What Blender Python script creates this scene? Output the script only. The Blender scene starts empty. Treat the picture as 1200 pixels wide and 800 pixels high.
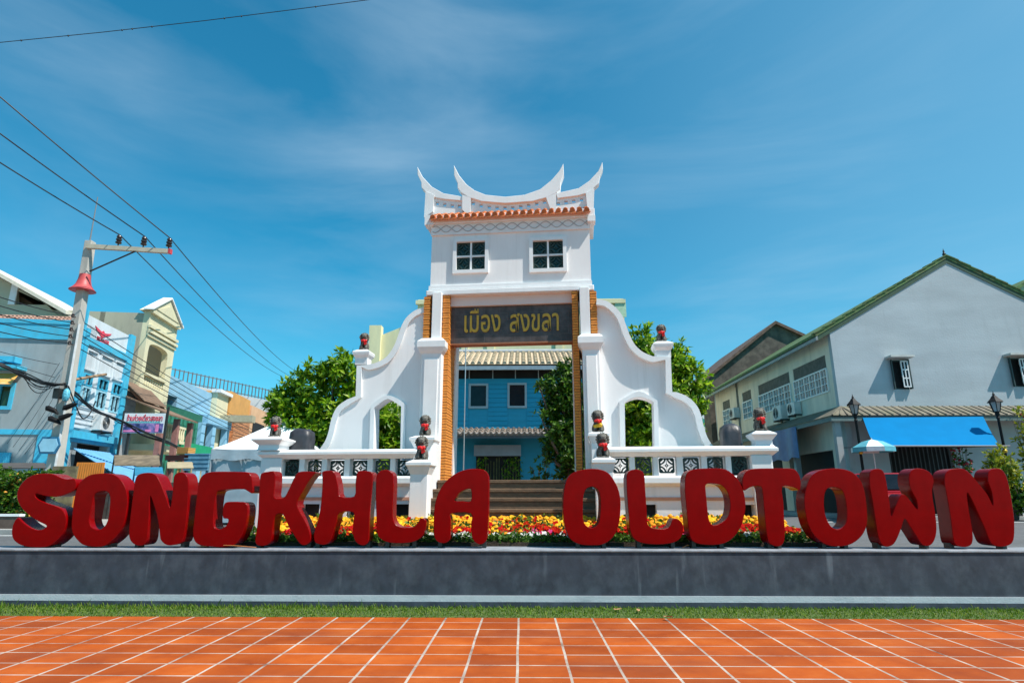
import bpy, bmesh, math, random
from mathutils import Vector, Matrix
from mathutils.geometry import delaunay_2d_cdt
S = bpy.context.scene
COL = S.collection
R = math.radians
# ------------------------------------------------------------------ camera
F, PITCH, YAW, EYE = 700.0, 14.4, 1.0, 1.6
cd = bpy.data.cameras.new('camera'); cam = bpy.data.objects.new('camera', cd); COL.objects.link(cam)
cam.location = (0, 0, EYE); cam.rotation_euler = (R(90 + PITCH), 0, R(YAW))
cd.sensor_width = 36; cd.lens = F / 1200 * 36; cd.clip_start = .05; cd.clip_end = 6000
S.camera = cam
# ------------------------------------------------------------------ sky, sun, exposure
SUN = Vector((.55, -.26, .90)).normalized()
w = bpy.data.worlds.new('World'); S.world = w; w.use_nodes = True
nt = w.node_tree; nt.nodes.clear()
def nn(t, **k):
    n = nt.nodes.new(t)
    for a, v in k.items(): setattr(n, a, v)
    return n
def ramp(n, stops):
    e = n.color_ramp.elements
    while len(e) < len(stops): e.new(.5)
    for i, (p, c) in enumerate(stops):
        e[i].position = p; e[i].color = c if len(c) == 4 else (*c, 1)
sky = nn('ShaderNodeTexSky', sky_type='NISHITA', sun_disc=False)
sky.sun_elevation = math.asin(SUN.z); sky.sun_rotation = math.atan2(SUN.x, SUN.y)
sky.air_density = 1.0; sky.dust_density = .35; sky.ozone_density = 1.6
tint = nn('ShaderNodeMix', data_type='RGBA', blend_type='MULTIPLY'); tint.inputs[0].default_value = 1
nt.links.new(sky.outputs[0], tint.inputs[6]); tint.inputs[7].default_value = (.19, 1.13, 1.24, 1)
tc = nn('ShaderNodeTexCoord'); mp = nn('ShaderNodeMapping'); mp.inputs[3].default_value = (1.0, 1.6, 5.0); mp.inputs[2].default_value = (.10, .05, .3)
no = nn('ShaderNodeTexNoise'); no.inputs['Scale'].default_value = 1.15; no.inputs['Detail'].default_value = 7; no.inputs['Roughness'].default_value = .55; no.inputs['Distortion'].default_value = .6
cr = nn('ShaderNodeValToRGB'); ramp(cr, [(.44, (0, 0, 0)), (.80, (1, 1, 1))])
no2 = nn('ShaderNodeTexNoise'); no2.inputs['Scale'].default_value = 2.2; no2.inputs['Detail'].default_value = 3
cr2 = nn('ShaderNodeValToRGB'); ramp(cr2, [(.35, (.15, .15, .15)), (.7, (1, 1, 1))])
mul = nn('ShaderNodeMath', operation='MULTIPLY'); mul2 = nn('ShaderNodeMath', operation='MULTIPLY'); mul2.inputs[1].default_value = .34
cl = nn('ShaderNodeMix', data_type='RGBA'); cl.inputs[7].default_value = (5.6, 7.0, 8.0, 1)
bg = nn('ShaderNodeBackground'); bg.inputs[1].default_value = .098
out = nn('ShaderNodeOutputWorld')
L = nt.links.new
L(tc.outputs['Generated'], mp.inputs[0]); L(mp.outputs[0], no.inputs[0]); L(no.outputs[0], cr.inputs[0])
L(tc.outputs['Generated'], no2.inputs[0]); L(no2.outputs[0], cr2.inputs[0])
L(cr.outputs[0], mul.inputs[0]); L(cr2.outputs[0], mul.inputs[1]); L(mul.outputs[0], mul2.inputs[0]); L(mul2.outputs[0], cl.inputs[0])
sxyz = nn('ShaderNodeSeparateXYZ'); L(tc.outputs['Generated'], sxyz.inputs[0])
hz = nn('ShaderNodeMapRange', interpolation_type='SMOOTHSTEP'); hz.inputs[1].default_value = -.15; hz.inputs[2].default_value = .95; hz.inputs[4].default_value = .42; L(sxyz.outputs[0], hz.inputs[0])
hm = nn('ShaderNodeMix', data_type='RGBA'); L(hz.outputs[0], hm.inputs[0]); L(tint.outputs[2], hm.inputs[6]); hm.inputs[7].default_value = (2.6, 4.6, 6.0, 1)
L(hm.outputs[2], cl.inputs[6]); L(cl.outputs[2], bg.inputs[0]); L(bg.outputs[0], out.inputs[0])
sd = bpy.data.lights.new('sun', 'SUN'); sd.energy = 5.0; sd.angle = R(.55); sd.color = (1, .95, .87)
so = bpy.data.objects.new('sun', sd); COL.objects.link(so); so.rotation_euler = SUN.to_track_quat('Z', 'Y').to_euler()
vs = S.view_settings; vs.view_transform = 'Standard'; vs.look = 'None'; vs.exposure = .40; vs.gamma = 1; vs.use_curve_mapping = False
S.render.engine = 'CYCLES'; S.cycles.max_bounces = 8; S.cycles.use_denoising = True
# ------------------------------------------------------------------ rays: where a pixel of the photograph lies in the place
RM = cam.rotation_euler.to_matrix()
CO = Vector((0, 0, EYE))
def ray(px, py): return RM @ Vector(((px - 600) / F, (400 - py) / F, -1))
def at(px, py, Y):
    d = ray(px, py); return CO + d * (Y / d.y)
def gnd(px, py, z):
    d = ray(px, py); return CO + d * ((z - EYE) / d.z)
class Frame:                                   # a local frame: x along a wall, y into it, z up
    def __init__(s, o, rz):
        s.o = Vector(o); s.rz = R(rz); s.m = Matrix.Rotation(s.rz, 3, 'Z'); s.i = s.m.inverted()
    def pt(s, px, py, y=0):                    # (x, z) where the pixel's ray meets the plane local y
        c = s.i @ (CO - s.o); d = s.i @ ray(px, py); t = (y - c.y) / d.y
        p = c + d * t; return (p.x, p.z)
    def pts(s, l, y=0): return [s.pt(a, b, y) for a, b in l]
    def rect(s, a, b, c, d, y=0):              # pixel top-left, bottom-right -> x0, x1, z0, z1
        p = s.pt(a, b, y); q = s.pt(c, d, y); return (p[0], q[0], q[1], p[1])
# ------------------------------------------------------------------ materials
MATS = {}
def mat(name, col, rough=.6, var=.12, scale=6.0, bump=0.0, bscale=40.0, metal=0.0, coat=0.0, spec=.5, dirt=None, dscale=1.2, stretch=(1, 1, 1), trans=0.0, dirt_amt=.6):
    if name in MATS: return MATS[name]
    m = bpy.data.materials.new(name); m.use_nodes = True; t = m.node_tree; b = t.nodes['Principled BSDF']
    b.inputs['Roughness'].default_value = rough; b.inputs['Metallic'].default_value = metal
    b.inputs['Specular IOR Level'].default_value = spec; b.inputs['Coat Weight'].default_value = coat; b.inputs['Coat Roughness'].default_value = .08
    c = t.nodes.new('ShaderNodeTexCoord'); mpp = t.nodes.new('ShaderNodeMapping'); mpp.inputs[3].default_value = stretch
    t.links.new(c.outputs['Object'], mpp.inputs[0])
    n = t.nodes.new('ShaderNodeTexNoise'); n.inputs['Scale'].default_value = scale; n.inputs['Detail'].default_value = 5; t.links.new(mpp.outputs[0], n.inputs[0])
    r = t.nodes.new('ShaderNodeValToRGB'); lo = tuple(v * (1 - var) for v in col); hi = tuple(min(1, v * (1 + var)) for v in col)
    ramp(r, [(.3, lo), (.7, hi)]); t.links.new(n.outputs[0], r.inputs[0]); o = r.outputs[0]
    if dirt:
        n2 = t.nodes.new('ShaderNodeTexNoise'); n2.inputs['Scale'].default_value = dscale; n2.inputs['Detail'].default_value = 8; n2.inputs['Roughness'].default_value = .65; t.links.new(mpp.outputs[0], n2.inputs[0])
        r2 = t.nodes.new('ShaderNodeValToRGB'); ramp(r2, [(.45, (0, 0, 0)), (.72, (dirt_amt,) * 3)]); t.links.new(n2.outputs[0], r2.inputs[0])
        mx = t.nodes.new('ShaderNodeMix'); mx.data_type = 'RGBA'; t.links.new(r2.outputs[0], mx.inputs[0]); t.links.new(o, mx.inputs[6]); mx.inputs[7].default_value = (*dirt, 1); o = mx.outputs[2]
    t.links.new(o, b.inputs['Base Color'])
    if bump:
        n3 = t.nodes.new('ShaderNodeTexNoise'); n3.inputs['Scale'].default_value = bscale; n3.inputs['Detail'].default_value = 4; t.links.new(c.outputs['Object'], n3.inputs[0])
        bp = t.nodes.new('ShaderNodeBump'); bp.inputs['Strength'].default_value = bump; bp.inputs['Distance'].default_value = .02; t.links.new(n3.outputs[0], bp.inputs['Height']); t.links.new(bp.outputs[0], b.inputs['Normal'])
    if trans: b.inputs['Transmission Weight'].default_value = trans
    MATS[name] = m; return m
def island(name, cols, rough=.5, transl=.35, spec=.4):
    m = bpy.data.materials.new(name); m.use_nodes = True; t = m.node_tree; b = t.nodes['Principled BSDF']; b.inputs['Roughness'].default_value = rough; b.inputs['Specular IOR Level'].default_value = spec
    g = t.nodes.new('ShaderNodeNewGeometry'); r = t.nodes.new('ShaderNodeValToRGB'); ramp(r, [(i / max(1, len(cols) - 1), c) for i, c in enumerate(cols)])
    t.links.new(g.outputs['Random Per Island'], r.inputs[0]); t.links.new(r.outputs[0], b.inputs['Base Color'])
    if transl:
        tr = t.nodes.new('ShaderNodeBsdfTranslucent'); t.links.new(r.outputs[0], tr.inputs[0]); mx = t.nodes.new('ShaderNodeMixShader'); mx.inputs[0].default_value = transl
        t.links.new(b.outputs[0], mx.inputs[1]); t.links.new(tr.outputs[0], mx.inputs[2]); t.links.new(mx.outputs[0], t.nodes['Material Output'].inputs[0])
    return m
def streaks(m, col, amt=.5, sx=6.0, sz=.35, lo=.52, hi=.78):
    t = m.node_tree; b = t.nodes['Principled BSDF']; src = b.inputs['Base Color'].links[0].from_socket
    c = t.nodes.new('ShaderNodeTexCoord'); mp_ = t.nodes.new('ShaderNodeMapping'); mp_.inputs[3].default_value = (sx, sx, sz); t.links.new(c.outputs['Object'], mp_.inputs[0])
    n = t.nodes.new('ShaderNodeTexNoise'); n.inputs['Scale'].default_value = 1; n.inputs['Detail'].default_value = 6; n.inputs['Roughness'].default_value = .6; t.links.new(mp_.outputs[0], n.inputs[0])
    n2 = t.nodes.new('ShaderNodeTexNoise'); n2.inputs['Scale'].default_value = .7; n2.inputs['Detail'].default_value = 3; t.links.new(c.outputs['Object'], n2.inputs[0])
    r = t.nodes.new('ShaderNodeValToRGB'); ramp(r, [(lo, (0, 0, 0)), (hi, (1, 1, 1))]); t.links.new(n.outputs[0], r.inputs[0])
    r2 = t.nodes.new('ShaderNodeValToRGB'); ramp(r2, [(.42, (0, 0, 0)), (.62, (amt,) * 3)]); t.links.new(n2.outputs[0], r2.inputs[0])
    mm = t.nodes.new('ShaderNodeMath'); mm.operation = 'MULTIPLY'; t.links.new(r.outputs[0], mm.inputs[0]); t.links.new(r2.outputs[0], mm.inputs[1])
    mx = t.nodes.new('ShaderNodeMix'); mx.data_type = 'RGBA'; t.links.new(mm.outputs[0], mx.inputs[0]); t.links.new(src, mx.inputs[6]); mx.inputs[7].default_value = (*col, 1); t.links.new(mx.outputs[2], b.inputs['Base Color']); return m
WHITE = mat('white_plaster', (.86, .84, .83), .65, .035, 2.0, .15, 60, dirt=(.60, .58, .57), dscale=1.4, stretch=(1, 1, .4), dirt_amt=.35)
PALEGATE = mat('gate_plaster', (.86, .835, .825), .65, .03, 1.5, .12, 50, dirt=(.62, .59, .58), dscale=1.1, stretch=(1, 1, .35), dirt_amt=.35)
TRIM = mat('white_trim', (.83, .83, .83), .5, .03, 3.0, .1, 60, dirt=(.62, .62, .6), dscale=2.0, dirt_amt=.3)
BRICK = mat('thin_orange_brick', (.70, .255, .035), .7, .25, 30, .3, 80, stretch=(.4, .4, 2))
MORTAR = mat('brick_mortar', (.34, .12, .03), .85, .2, 20)
SLATE = mat('sign_slate', (.062, .043, .038), .45, .35, 5, .25, 30, dirt=(.13, .11, .11), dscale=5, dirt_amt=.5)
GOLD = mat('gold_paint', (.56, .33, .02), .4, .15, 20)
RED = mat('red_letter_paint', (.20, .0001, .0008), .25, .12, 5, coat=.05, spec=.07)
DARKIRON = mat('dark_iron', (.02, .022, .022), .45, .2, 20)
GRILL = mat('dark_green_grille', (.022, .045, .038), .5, .2, 20)
ORANGETILE = mat('orange_roof_tile', (.62, .17, .045), .55, .3, 9, .2, 30, dirt=(.20, .07, .03), dscale=4)
STEP = mat('brown_step_stone', (.17, .10, .055), .8, .25, 9, .3, 40, dirt=(.07, .05, .035), dscale=3, stretch=(1, 1, 3))
GLASS = mat('dark_glass', (.010, .013, .017), .12, .3, 2, spec=.25)
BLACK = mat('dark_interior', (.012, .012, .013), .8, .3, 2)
ASPH = mat('asphalt', (.115, .115, .118), .85, .15, 14, .4, 120, dirt=(.07, .07, .07), dscale=.6)
CONC = mat('concrete', (.36, .35, .33), .85, .12, 6, .3, 60, dirt=(.2, .19, .17), dscale=1.5)
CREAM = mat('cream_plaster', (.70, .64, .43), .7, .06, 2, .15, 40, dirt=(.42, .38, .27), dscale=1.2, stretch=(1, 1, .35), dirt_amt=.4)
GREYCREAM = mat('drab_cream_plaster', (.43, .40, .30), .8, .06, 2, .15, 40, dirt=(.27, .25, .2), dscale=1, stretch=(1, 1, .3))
GREYBLUE = mat('grey_blue_plaster', (.30, .355, .375), .75, .06, 1.5, .12, 40, dirt=(.18, .21, .22), dscale=.9, stretch=(1, 1, .4))
CYAN = mat('cyan_paint', (.05, .44, .66), .55, .1, 5, .1, 40, dirt=(.12, .36, .46), dscale=3)
PALEBLUE = mat('pale_blue_plaster', (.62, .68, .72), .7, .05, 2, .1, 40, dirt=(.45, .47, .48), dscale=1.4, stretch=(1, 1, .35))
SKYBLUE = mat('sky_blue_paint', (.25, .50, .70), .6, .07, 3)
TURQ = mat('turquoise_board', (.018, .33, .50), .5, .08, 3, stretch=(.5, 1, 3))
RUST = mat('rusty_roof_sheet', (.21, .13, .085), .8, .3, 4, .3, 30, dirt=(.10, .06, .04), dscale=2)
DARKGREEN = mat('green_paint', (.02, .13, .075), .5, .2, 5)
SALMON = mat('salmon_plaster', (.70, .42, .24), .7, .06, 2, dirt=(.5, .28, .15), dscale=1.3)
ORANGEW = mat('orange_plaster', (.66, .33, .09), .7, .08, 2, dirt=(.5, .24, .07), dscale=1.3)
streaks(PALEGATE, (.50, .47, .44), .45); streaks(WHITE, (.50, .47, .44), .4); streaks(CREAM, (.36, .31, .2), .7); streaks(GREYCREAM, (.2, .18, .14), .7); streaks(GREYBLUE, (.15, .18, .19), .7); streaks(PALEBLUE, (.35, .36, .36), .7); streaks(TRIM, (.5, .49, .46), .35)
def ridged(name, a, b, period, axis='Z', rough=.6):
    m = bpy.data.materials.new(name); m.use_nodes = True; t = m.node_tree; bs = t.nodes['Principled BSDF']; bs.inputs['Roughness'].default_value = rough
    c = t.nodes.new('ShaderNodeTexCoord'); wv = t.nodes.new('ShaderNodeTexWave'); wv.bands_direction = axis; wv.wave_profile = 'SAW'; wv.inputs['Scale'].default_value = math.pi * 2 / period / 20 * 1.0
    t.links.new(c.outputs['Object'], wv.inputs[0]); n = t.nodes.new('ShaderNodeTexNoise'); n.inputs['Scale'].default_value = 3; n.inputs['Detail'].default_value = 6; t.links.new(c.outputs['Object'], n.inputs[0])
    r = t.nodes.new('ShaderNodeValToRGB'); ramp(r, [(.3, a), (.7, b)]); t.links.new(n.outputs[0], r.inputs[0]); t.links.new(r.outputs[0], bs.inputs['Base Color'])
    bp = t.nodes.new('ShaderNodeBump'); bp.inputs['Strength'].default_value = .8; bp.inputs['Distance'].default_value = .03; t.links.new(wv.outputs[0], bp.inputs['Height']); t.links.new(bp.outputs[0], bs.inputs['Normal'])
    return m
# ------------------------------------------------------------------ mesh building
class MB:
    def __init__(s): s.v = []; s.f = []
    def add(s, vs_, fs):
        k = len(s.v); s.v += [tuple(v) for v in vs_]; s.f += [tuple(i + k for i in f) for f in fs]; return s
    def box(s, x0, x1, y0, y1, z0, z1):
        x0, x1 = min(x0, x1), max(x0, x1); y0, y1 = min(y0, y1), max(y0, y1); z0, z1 = min(z0, z1), max(z0, z1)
        return s.add([(x0, y0, z0), (x1, y0, z0), (x1, y1, z0), (x0, y1, z0), (x0, y0, z1), (x1, y0, z1), (x1, y1, z1), (x0, y1, z1)],
                     [(3, 2, 1, 0), (4, 5, 6, 7), (0, 1, 5, 4), (1, 2, 6, 5), (2, 3, 7, 6), (3, 0, 4, 7)])
    def loft(s, rings, closed=True, caps=True):
        n = len(rings[0]); k = len(s.v)
        for r in rings: s.v += [tuple(p) for p in r]
        for i in range(len(rings) - 1):
            for j in range(n if closed else n - 1):
                a = k + i * n + j; b = k + i * n + (j + 1) % n; s.f.append((a, b, b + n, a + n))
        if caps: s.f.append(tuple(k + j for j in reversed(range(n)))); s.f.append(tuple(k + (len(rings) - 1) * n + j for j in range(n)))
        return s
    def tube(s, pts, r, n=8, r2=None):
        pts = [Vector(p) for p in pts]; rings = []
        for i, p in enumerate(pts):
            d = (pts[min(i + 1, len(pts) - 1)] - pts[max(i - 1, 0)]).normalized()
            a = d.cross(Vector((0, 0, 1)) if abs(d.z) < .95 else Vector((1, 0, 0))).normalized(); b = a.cross(d)
            rr = r if r2 is None else r + (r2 - r) * i / max(1, len(pts) - 1)
            if isinstance(r, (list, tuple)): rr = r[i]
            rings.append([p + (a * math.cos(2 * math.pi * j / n) + b * math.sin(2 * math.pi * j / n)) * rr for j in range(n)])
        return s.loft(rings)
    def lathe(s, c, prof, n=16):
        return s.loft([[(c[0] + r * math.cos(2 * math.pi * j / n), c[1] + r * math.sin(2 * math.pi * j / n), c[2] + z) for j in range(n)] for r, z in prof])
    def sqlathe(s, c, prof):                   # square mouldings: (half width, z)
        return s.loft([[(c[0] - a, c[1] - a, c[2] + z), (c[0] + a, c[1] - a, c[2] + z), (c[0] + a, c[1] + a, c[2] + z), (c[0] - a, c[1] + a, c[2] + z)] for a, z in prof])
    def slab(s, p, t):                         # quad p (4 points) thickened by vector t
        p = [Vector(q) for q in p]; return s.loft([p, [q + Vector(t) for q in p]])
    def prism(s, outer, holes, y0, y1):        # (x, z) outline with holes, extruded along y
        loops = [list(outer)] + [list(h) for h in holes]
        fl = []; ed = []
        for l in loops:
            k = len(fl); fl += [Vector(p) for p in l]; ed += [(k + i, k + (i + 1) % len(l)) for i in range(len(l))]
        cv, _, cf, *_r = delaunay_2d_cdt(fl, ed, [], 0, 1e-6)
        def inside(x, z):
            c = False
            for l in loops:
                for i in range(len(l)):
                    (x0, z0), (x1, z1) = l[i], l[(i + 1) % len(l)]
                    if (z0 > z) != (z1 > z) and x < (x1 - x0) * (z - z0) / (z1 - z0) + x0: c = not c
            return c
        n = len(cv); k = len(s.v); s.v += [(p.x, y0, p.y) for p in cv] + [(p.x, y1, p.y) for p in cv]
        for t in cf:
            if inside(sum(cv[i].x for i in t) / len(t), sum(cv[i].y for i in t) / len(t)):
                s.f.append(tuple(k + i for i in t)); s.f.append(tuple(k + n + i for i in reversed(t)))
        for l in loops:
            m = len(l); k = len(s.v); s.v += [(x, y0, z) for x, z in l] + [(x, y1, z) for x, z in l]
            for i in range(m): j = (i + 1) % m; s.f.append((k + i, k + j, k + j + m, k + i + m))
        return s
    def build(s, name, m, parent=None, smooth=None, bevel=0, recalc=True):
        me = bpy.data.meshes.new(name); me.from_pydata(s.v, [], s.f); me.update()
        if recalc or bevel:
            bm = bmesh.new(); bm.from_mesh(me)
            if recalc: bmesh.ops.remove_doubles(bm, verts=bm.verts, dist=2e-5); bmesh.ops.recalc_face_normals(bm, faces=bm.faces)
            if bevel:
                es = [e for e in bm.edges if len(e.link_faces) == 2 and e.calc_face_angle(0) > .6]
                bmesh.ops.bevel(bm, geom=es, offset=bevel, segments=2, affect='EDGES', profile=.5, clamp_overlap=True)
            bm.to_mesh(me); bm.free()
        if smooth is not None:
            me.polygons.foreach_set('use_smooth', [True] * len(me.polygons)); me.set_sharp_from_angle(angle=R(smooth))
        me.materials.append(m)
        o = bpy.data.objects.new(name, me); COL.objects.link(o); o.parent = parent
        return o
def tag(o, label=None, cat=None, group=None, kind=None):
    for k, v in (('label', label), ('category', cat), ('group', group), ('kind', kind)):
        if v: o[k] = v
    return o
def thing(name, label, cat, loc=(0, 0, 0), rz=0, group=None, frame=None):
    o = bpy.data.objects.new(name, None); COL.objects.link(o); o.empty_display_size = .2
    o.location = frame.o if frame else loc; o.rotation_euler = (0, 0, frame.rz if frame else R(rz)); return tag(o, label, cat, group)
def copy_tree(o, parent=None):
    c = o.copy(); COL.objects.link(c); c.parent = parent
    for ch in list(o.children): copy_tree(ch, c)
    return c
def smooth_loop(pts, n=3):                     # closed Catmull-Rom through the points
    o = []; m = len(pts)
    for i in range(m):
        p0, p1, p2, p3 = (Vector(pts[(i + k) % m]) for k in (-1, 0, 1, 2))
        for j in range(n):
            t = j / n; o.append(tuple(.5 * ((2 * p1) + (p2 - p0) * t + (2 * p0 - 5 * p1 + 4 * p2 - p3) * t * t + (3 * p1 - p0 - 3 * p2 + p3) * t ** 3)))
    return o
def smooth_line(pts, n=4):
    o = []; m = len(pts)
    for i in range(m - 1):
        p0, p1, p2, p3 = (Vector(pts[min(max(i + k, 0), m - 1)]) for k in (-1, 0, 1, 2))
        for j in range(n):
            t = j / n; o.append(tuple(.5 * ((2 * p1) + (p2 - p0) * t + (2 * p0 - 5 * p1 + 4 * p2 - p3) * t * t + (3 * p1 - p0 - 3 * p2 + p3) * t ** 3)))
    o.append(tuple(pts[-1])); return o
def inset_line(pts, d):                        # open polyline moved sideways by d
    o = []
    for i, p in enumerate(pts):
        a = Vector(pts[max(i - 1, 0)]); b = Vector(pts[min(i + 1, len(pts) - 1)]); t = (b - a).normalized()
        o.append((p[0] + t.y * d, p[1] - t.x * d))
    return o
def curve_solid(loops, depth, bevel, name, res=1):   # filled 2D outline (x, z) with holes -> mesh (front at y=0)
    cu = bpy.data.curves.new(name, 'CURVE'); cu.dimensions = '2D'; cu.fill_mode = 'BOTH'; cu.extrude = depth / 2 - bevel; cu.bevel_depth = bevel; cu.bevel_resolution = res; cu.offset = -bevel
    for l in loops:
        sp = cu.splines.new('POLY'); sp.points.add(len(l) - 1); sp.use_cyclic_u = True
        for q, (x, z) in zip(sp.points, l): q.co = (x, z, 0, 1)
    to = bpy.data.objects.new('tmp', cu); COL.objects.link(to)
    me = bpy.data.meshes.new_from_object(to.evaluated_get(bpy.context.evaluated_depsgraph_get()))
    bpy.data.objects.remove(to); bpy.data.curves.remove(cu)
    for v in me.vertices: x, y, z = v.co; v.co = (x, depth / 2 - z, y)
    bm = bmesh.new(); bm.from_mesh(me); bmesh.ops.remove_doubles(bm, verts=bm.verts, dist=1e-4); bmesh.ops.recalc_face_normals(bm, faces=bm.faces); bm.to_mesh(me); bm.free()
    me.name = name; return me
def mesh_obj(me, name, m, parent=None, smooth=None):
    me.materials.clear(); me.materials.append(m)
    if smooth is not None: me.polygons.foreach_set('use_smooth', [True] * len(me.polygons)); me.set_sharp_from_angle(angle=R(smooth))
    o = bpy.data.objects.new(name, me); COL.objects.link(o); o.parent = parent; return o
def text_mesh(txt, name, extrude=.01, offset=0.0, spacing=1.0):
    cu = bpy.data.curves.new(name, 'FONT'); cu.body = txt; cu.size = 1; cu.extrude = extrude; cu.offset = offset; cu.space_character = spacing
    to = bpy.data.objects.new('tmp', cu); COL.objects.link(to)
    me = bpy.data.meshes.new_from_object(to.evaluated_get(bpy.context.evaluated_depsgraph_get())); bpy.data.objects.remove(to); bpy.data.curves.remove(cu)
    me.name = name; return me
def fit_text(me, x0, x1, z0, z1, y):           # text mesh into a rectangle of a wall frame
    xs = [v.co.x for v in me.vertices]; ys = [v.co.y for v in me.vertices]; a, b, c, d = min(xs), max(xs), min(ys), max(ys)
    for v in me.vertices: v.co = (x0 + (v.co.x - a) / (b - a) * (x1 - x0), y - v.co.z, z0 + (v.co.y - c) / (d - c) * (z1 - z0))
    return me
def window(parent, x0, x1, z0, z1, y, fm, gm, fw=.06, cols=1, rows=1, depth=.06, bar=.03, name='window'):
    b = MB()
    b.box(x0, x0 + fw, y - depth, y + .02, z0, z1).box(x1 - fw, x1, y - depth, y + .02, z0, z1).box(x0 + fw, x1 - fw, y - depth, y + .02, z1 - fw, z1).box(x0 + fw, x1 - fw, y - depth, y + .02, z0, z0 + fw)
    for i in range(1, cols): c = x0 + fw + (x1 - x0 - 2 * fw) * i / cols; b.box(c - bar / 2, c + bar / 2, y - depth + .015, y + .01, z0 + fw, z1 - fw)
    for i in range(1, rows): c = z0 + fw + (z1 - z0 - 2 * fw) * i / rows; b.box(x0 + fw, x1 - fw, y - depth + .012, y + .008, c - bar / 2, c + bar / 2)
    o = b.build(name, fm, parent); MB().box(x0 + fw, x1 - fw, y - .012, y - .002, z0 + fw, z1 - fw).build('pane', gm, o); return o
UG = .80                                        # level of the street behind the low wall
# ------------------------------------------------------------------ SETTING
def tile_paving(name, tx, ty, x_off=0):
    m = bpy.data.materials.new(name); m.use_nodes = True; t = m.node_tree; b = t.nodes['Principled BSDF']; b.inputs['Roughness'].default_value = .65; b.inputs['Specular IOR Level'].default_value = .22
    c = t.nodes.new('ShaderNodeTexCoord'); sp = t.nodes.new('ShaderNodeSeparateXYZ'); t.links.new(c.outputs['Object'], sp.inputs[0])
    wob = t.nodes.new('ShaderNodeTexNoise'); wob.inputs['Scale'].default_value = .9; t.links.new(c.outputs['Object'], wob.inputs[0])
    def M(op, a, bb=None, cc=None):
        n = t.nodes.new('ShaderNodeMath'); n.operation = op
        for i, v in enumerate((a, bb, cc)):
            if v is None: continue
            if isinstance(v, (int, float)): n.inputs[i].default_value = v
            else: t.links.new(v, n.inputs[i])
        return n.outputs[0]
    wv = M('MULTIPLY', M('SUBTRACT', wob.outputs[0], .5), .022)
    u = M('DIVIDE', M('ADD', M('ADD', sp.outputs[0], x_off), wv), tx); v = M('DIVIDE', M('ADD', sp.outputs[1], wv), ty)
    fu = M('ABSOLUTE', M('SUBTRACT', M('FRACT', u), .5)); fv = M('ABSOLUTE', M('SUBTRACT', M('FRACT', v), .5))
    iu = M('FLOOR', u); iv = M('FLOOR', v)
    cmb = t.nodes.new('ShaderNodeCombineXYZ'); t.links.new(iu, cmb.inputs[0]); t.links.new(iv, cmb.inputs[1])
    wn = t.nodes.new('ShaderNodeTexWhiteNoise'); t.links.new(cmb.outputs[0], wn.inputs[0])
    wr = t.nodes.new('ShaderNodeTexWhiteNoise'); wr.noise_dimensions = '1D'; t.links.new(iv, wr.inputs['W'])
    brk = t.nodes.new('ShaderNodeTexNoise'); brk.inputs['Scale'].default_value = 1.6; brk.inputs['Detail'].default_value = 5; t.links.new(c.outputs['Object'], brk.inputs[0])
    bw = M('MULTIPLY', M('SUBTRACT', brk.outputs[0], .45), .02)
    gu = M('GREATER_THAN', fu, M('SUBTRACT', .5 - .0125 / tx, M('MULTIPLY', bw, .4)))
    gv = M('GREATER_THAN', fv, M('SUBTRACT', M('SUBTRACT', .5 - .007 / ty, M('MULTIPLY', wr.outputs[0], .012)), bw))
    g = M('MAXIMUM', gu, gv)
    n = t.nodes.new('ShaderNodeTexNoise'); n.inputs['Scale'].default_value = 1.7; n.inputs['Detail'].default_value = 8; n.inputs['Roughness'].default_value = .65; t.links.new(c.outputs['Object'], n.inputs[0])
    r = t.nodes.new('ShaderNodeValToRGB'); ramp(r, [(.3, (.33, .055, .004)), (.52, (.43, .082, .007)), (.75, (.51, .125, .02))]); t.links.new(n.outputs[0], r.inputs[0])
    tv = t.nodes.new('ShaderNodeMix'); tv.data_type = 'RGBA'; tv.blend_type = 'MULTIPLY'; tv.inputs[0].default_value = 1; t.links.new(r.outputs[0], tv.inputs[6])
    vr = t.nodes.new('ShaderNodeValToRGB'); ramp(vr, [(0, (.70, .64, .62)), (.5, (.92, .9, .88)), (1, (1.08, 1.08, 1.08))]); t.links.new(wn.outputs[0], vr.inputs[0]); t.links.new(vr.outputs[0], tv.inputs[7])
    st = t.nodes.new('ShaderNodeTexNoise'); st.inputs['Scale'].default_value = .55; st.inputs['Detail'].default_value = 9; st.inputs['Roughness'].default_value = .7; mpp = t.nodes.new('ShaderNodeMapping'); mpp.inputs[3].default_value = (.5, 2.2, 1); t.links.new(c.outputs['Object'], mpp.inputs[0]); t.links.new(mpp.outputs[0], st.inputs[0])
    sr = t.nodes.new('ShaderNodeValToRGB'); ramp(sr, [(.48, (0, 0, 0)), (.75, (.60, .60, .60))]); t.links.new(st.outputs[0], sr.inputs[0])
    sm = t.nodes.new('ShaderNodeMix'); sm.data_type = 'RGBA'; t.links.new(sr.outputs[0], sm.inputs[0]); t.links.new(tv.outputs[2], sm.inputs[6]); sm.inputs[7].default_value = (.20, .06, .03, 1)
    gm = t.nodes.new('ShaderNodeMix'); gm.data_type = 'RGBA'; t.links.new(g, gm.inputs[0]); t.links.new(sm.outputs[2], gm.inputs[6])
    gr = t.nodes.new('ShaderNodeValToRGB'); ramp(gr, [(.30, (.09, .045, .03)), (.42, (.34, .26, .21)), (.7, (.60, .54, .47))]); t.links.new(n.outputs[0], gr.inputs[0]); t.links.new(gr.outputs[0], gm.inputs[7])  # dark stop: grime and shadow lines painted into the joint colour
    t.links.new(gm.outputs[2], b.inputs['Base Color'])
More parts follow.
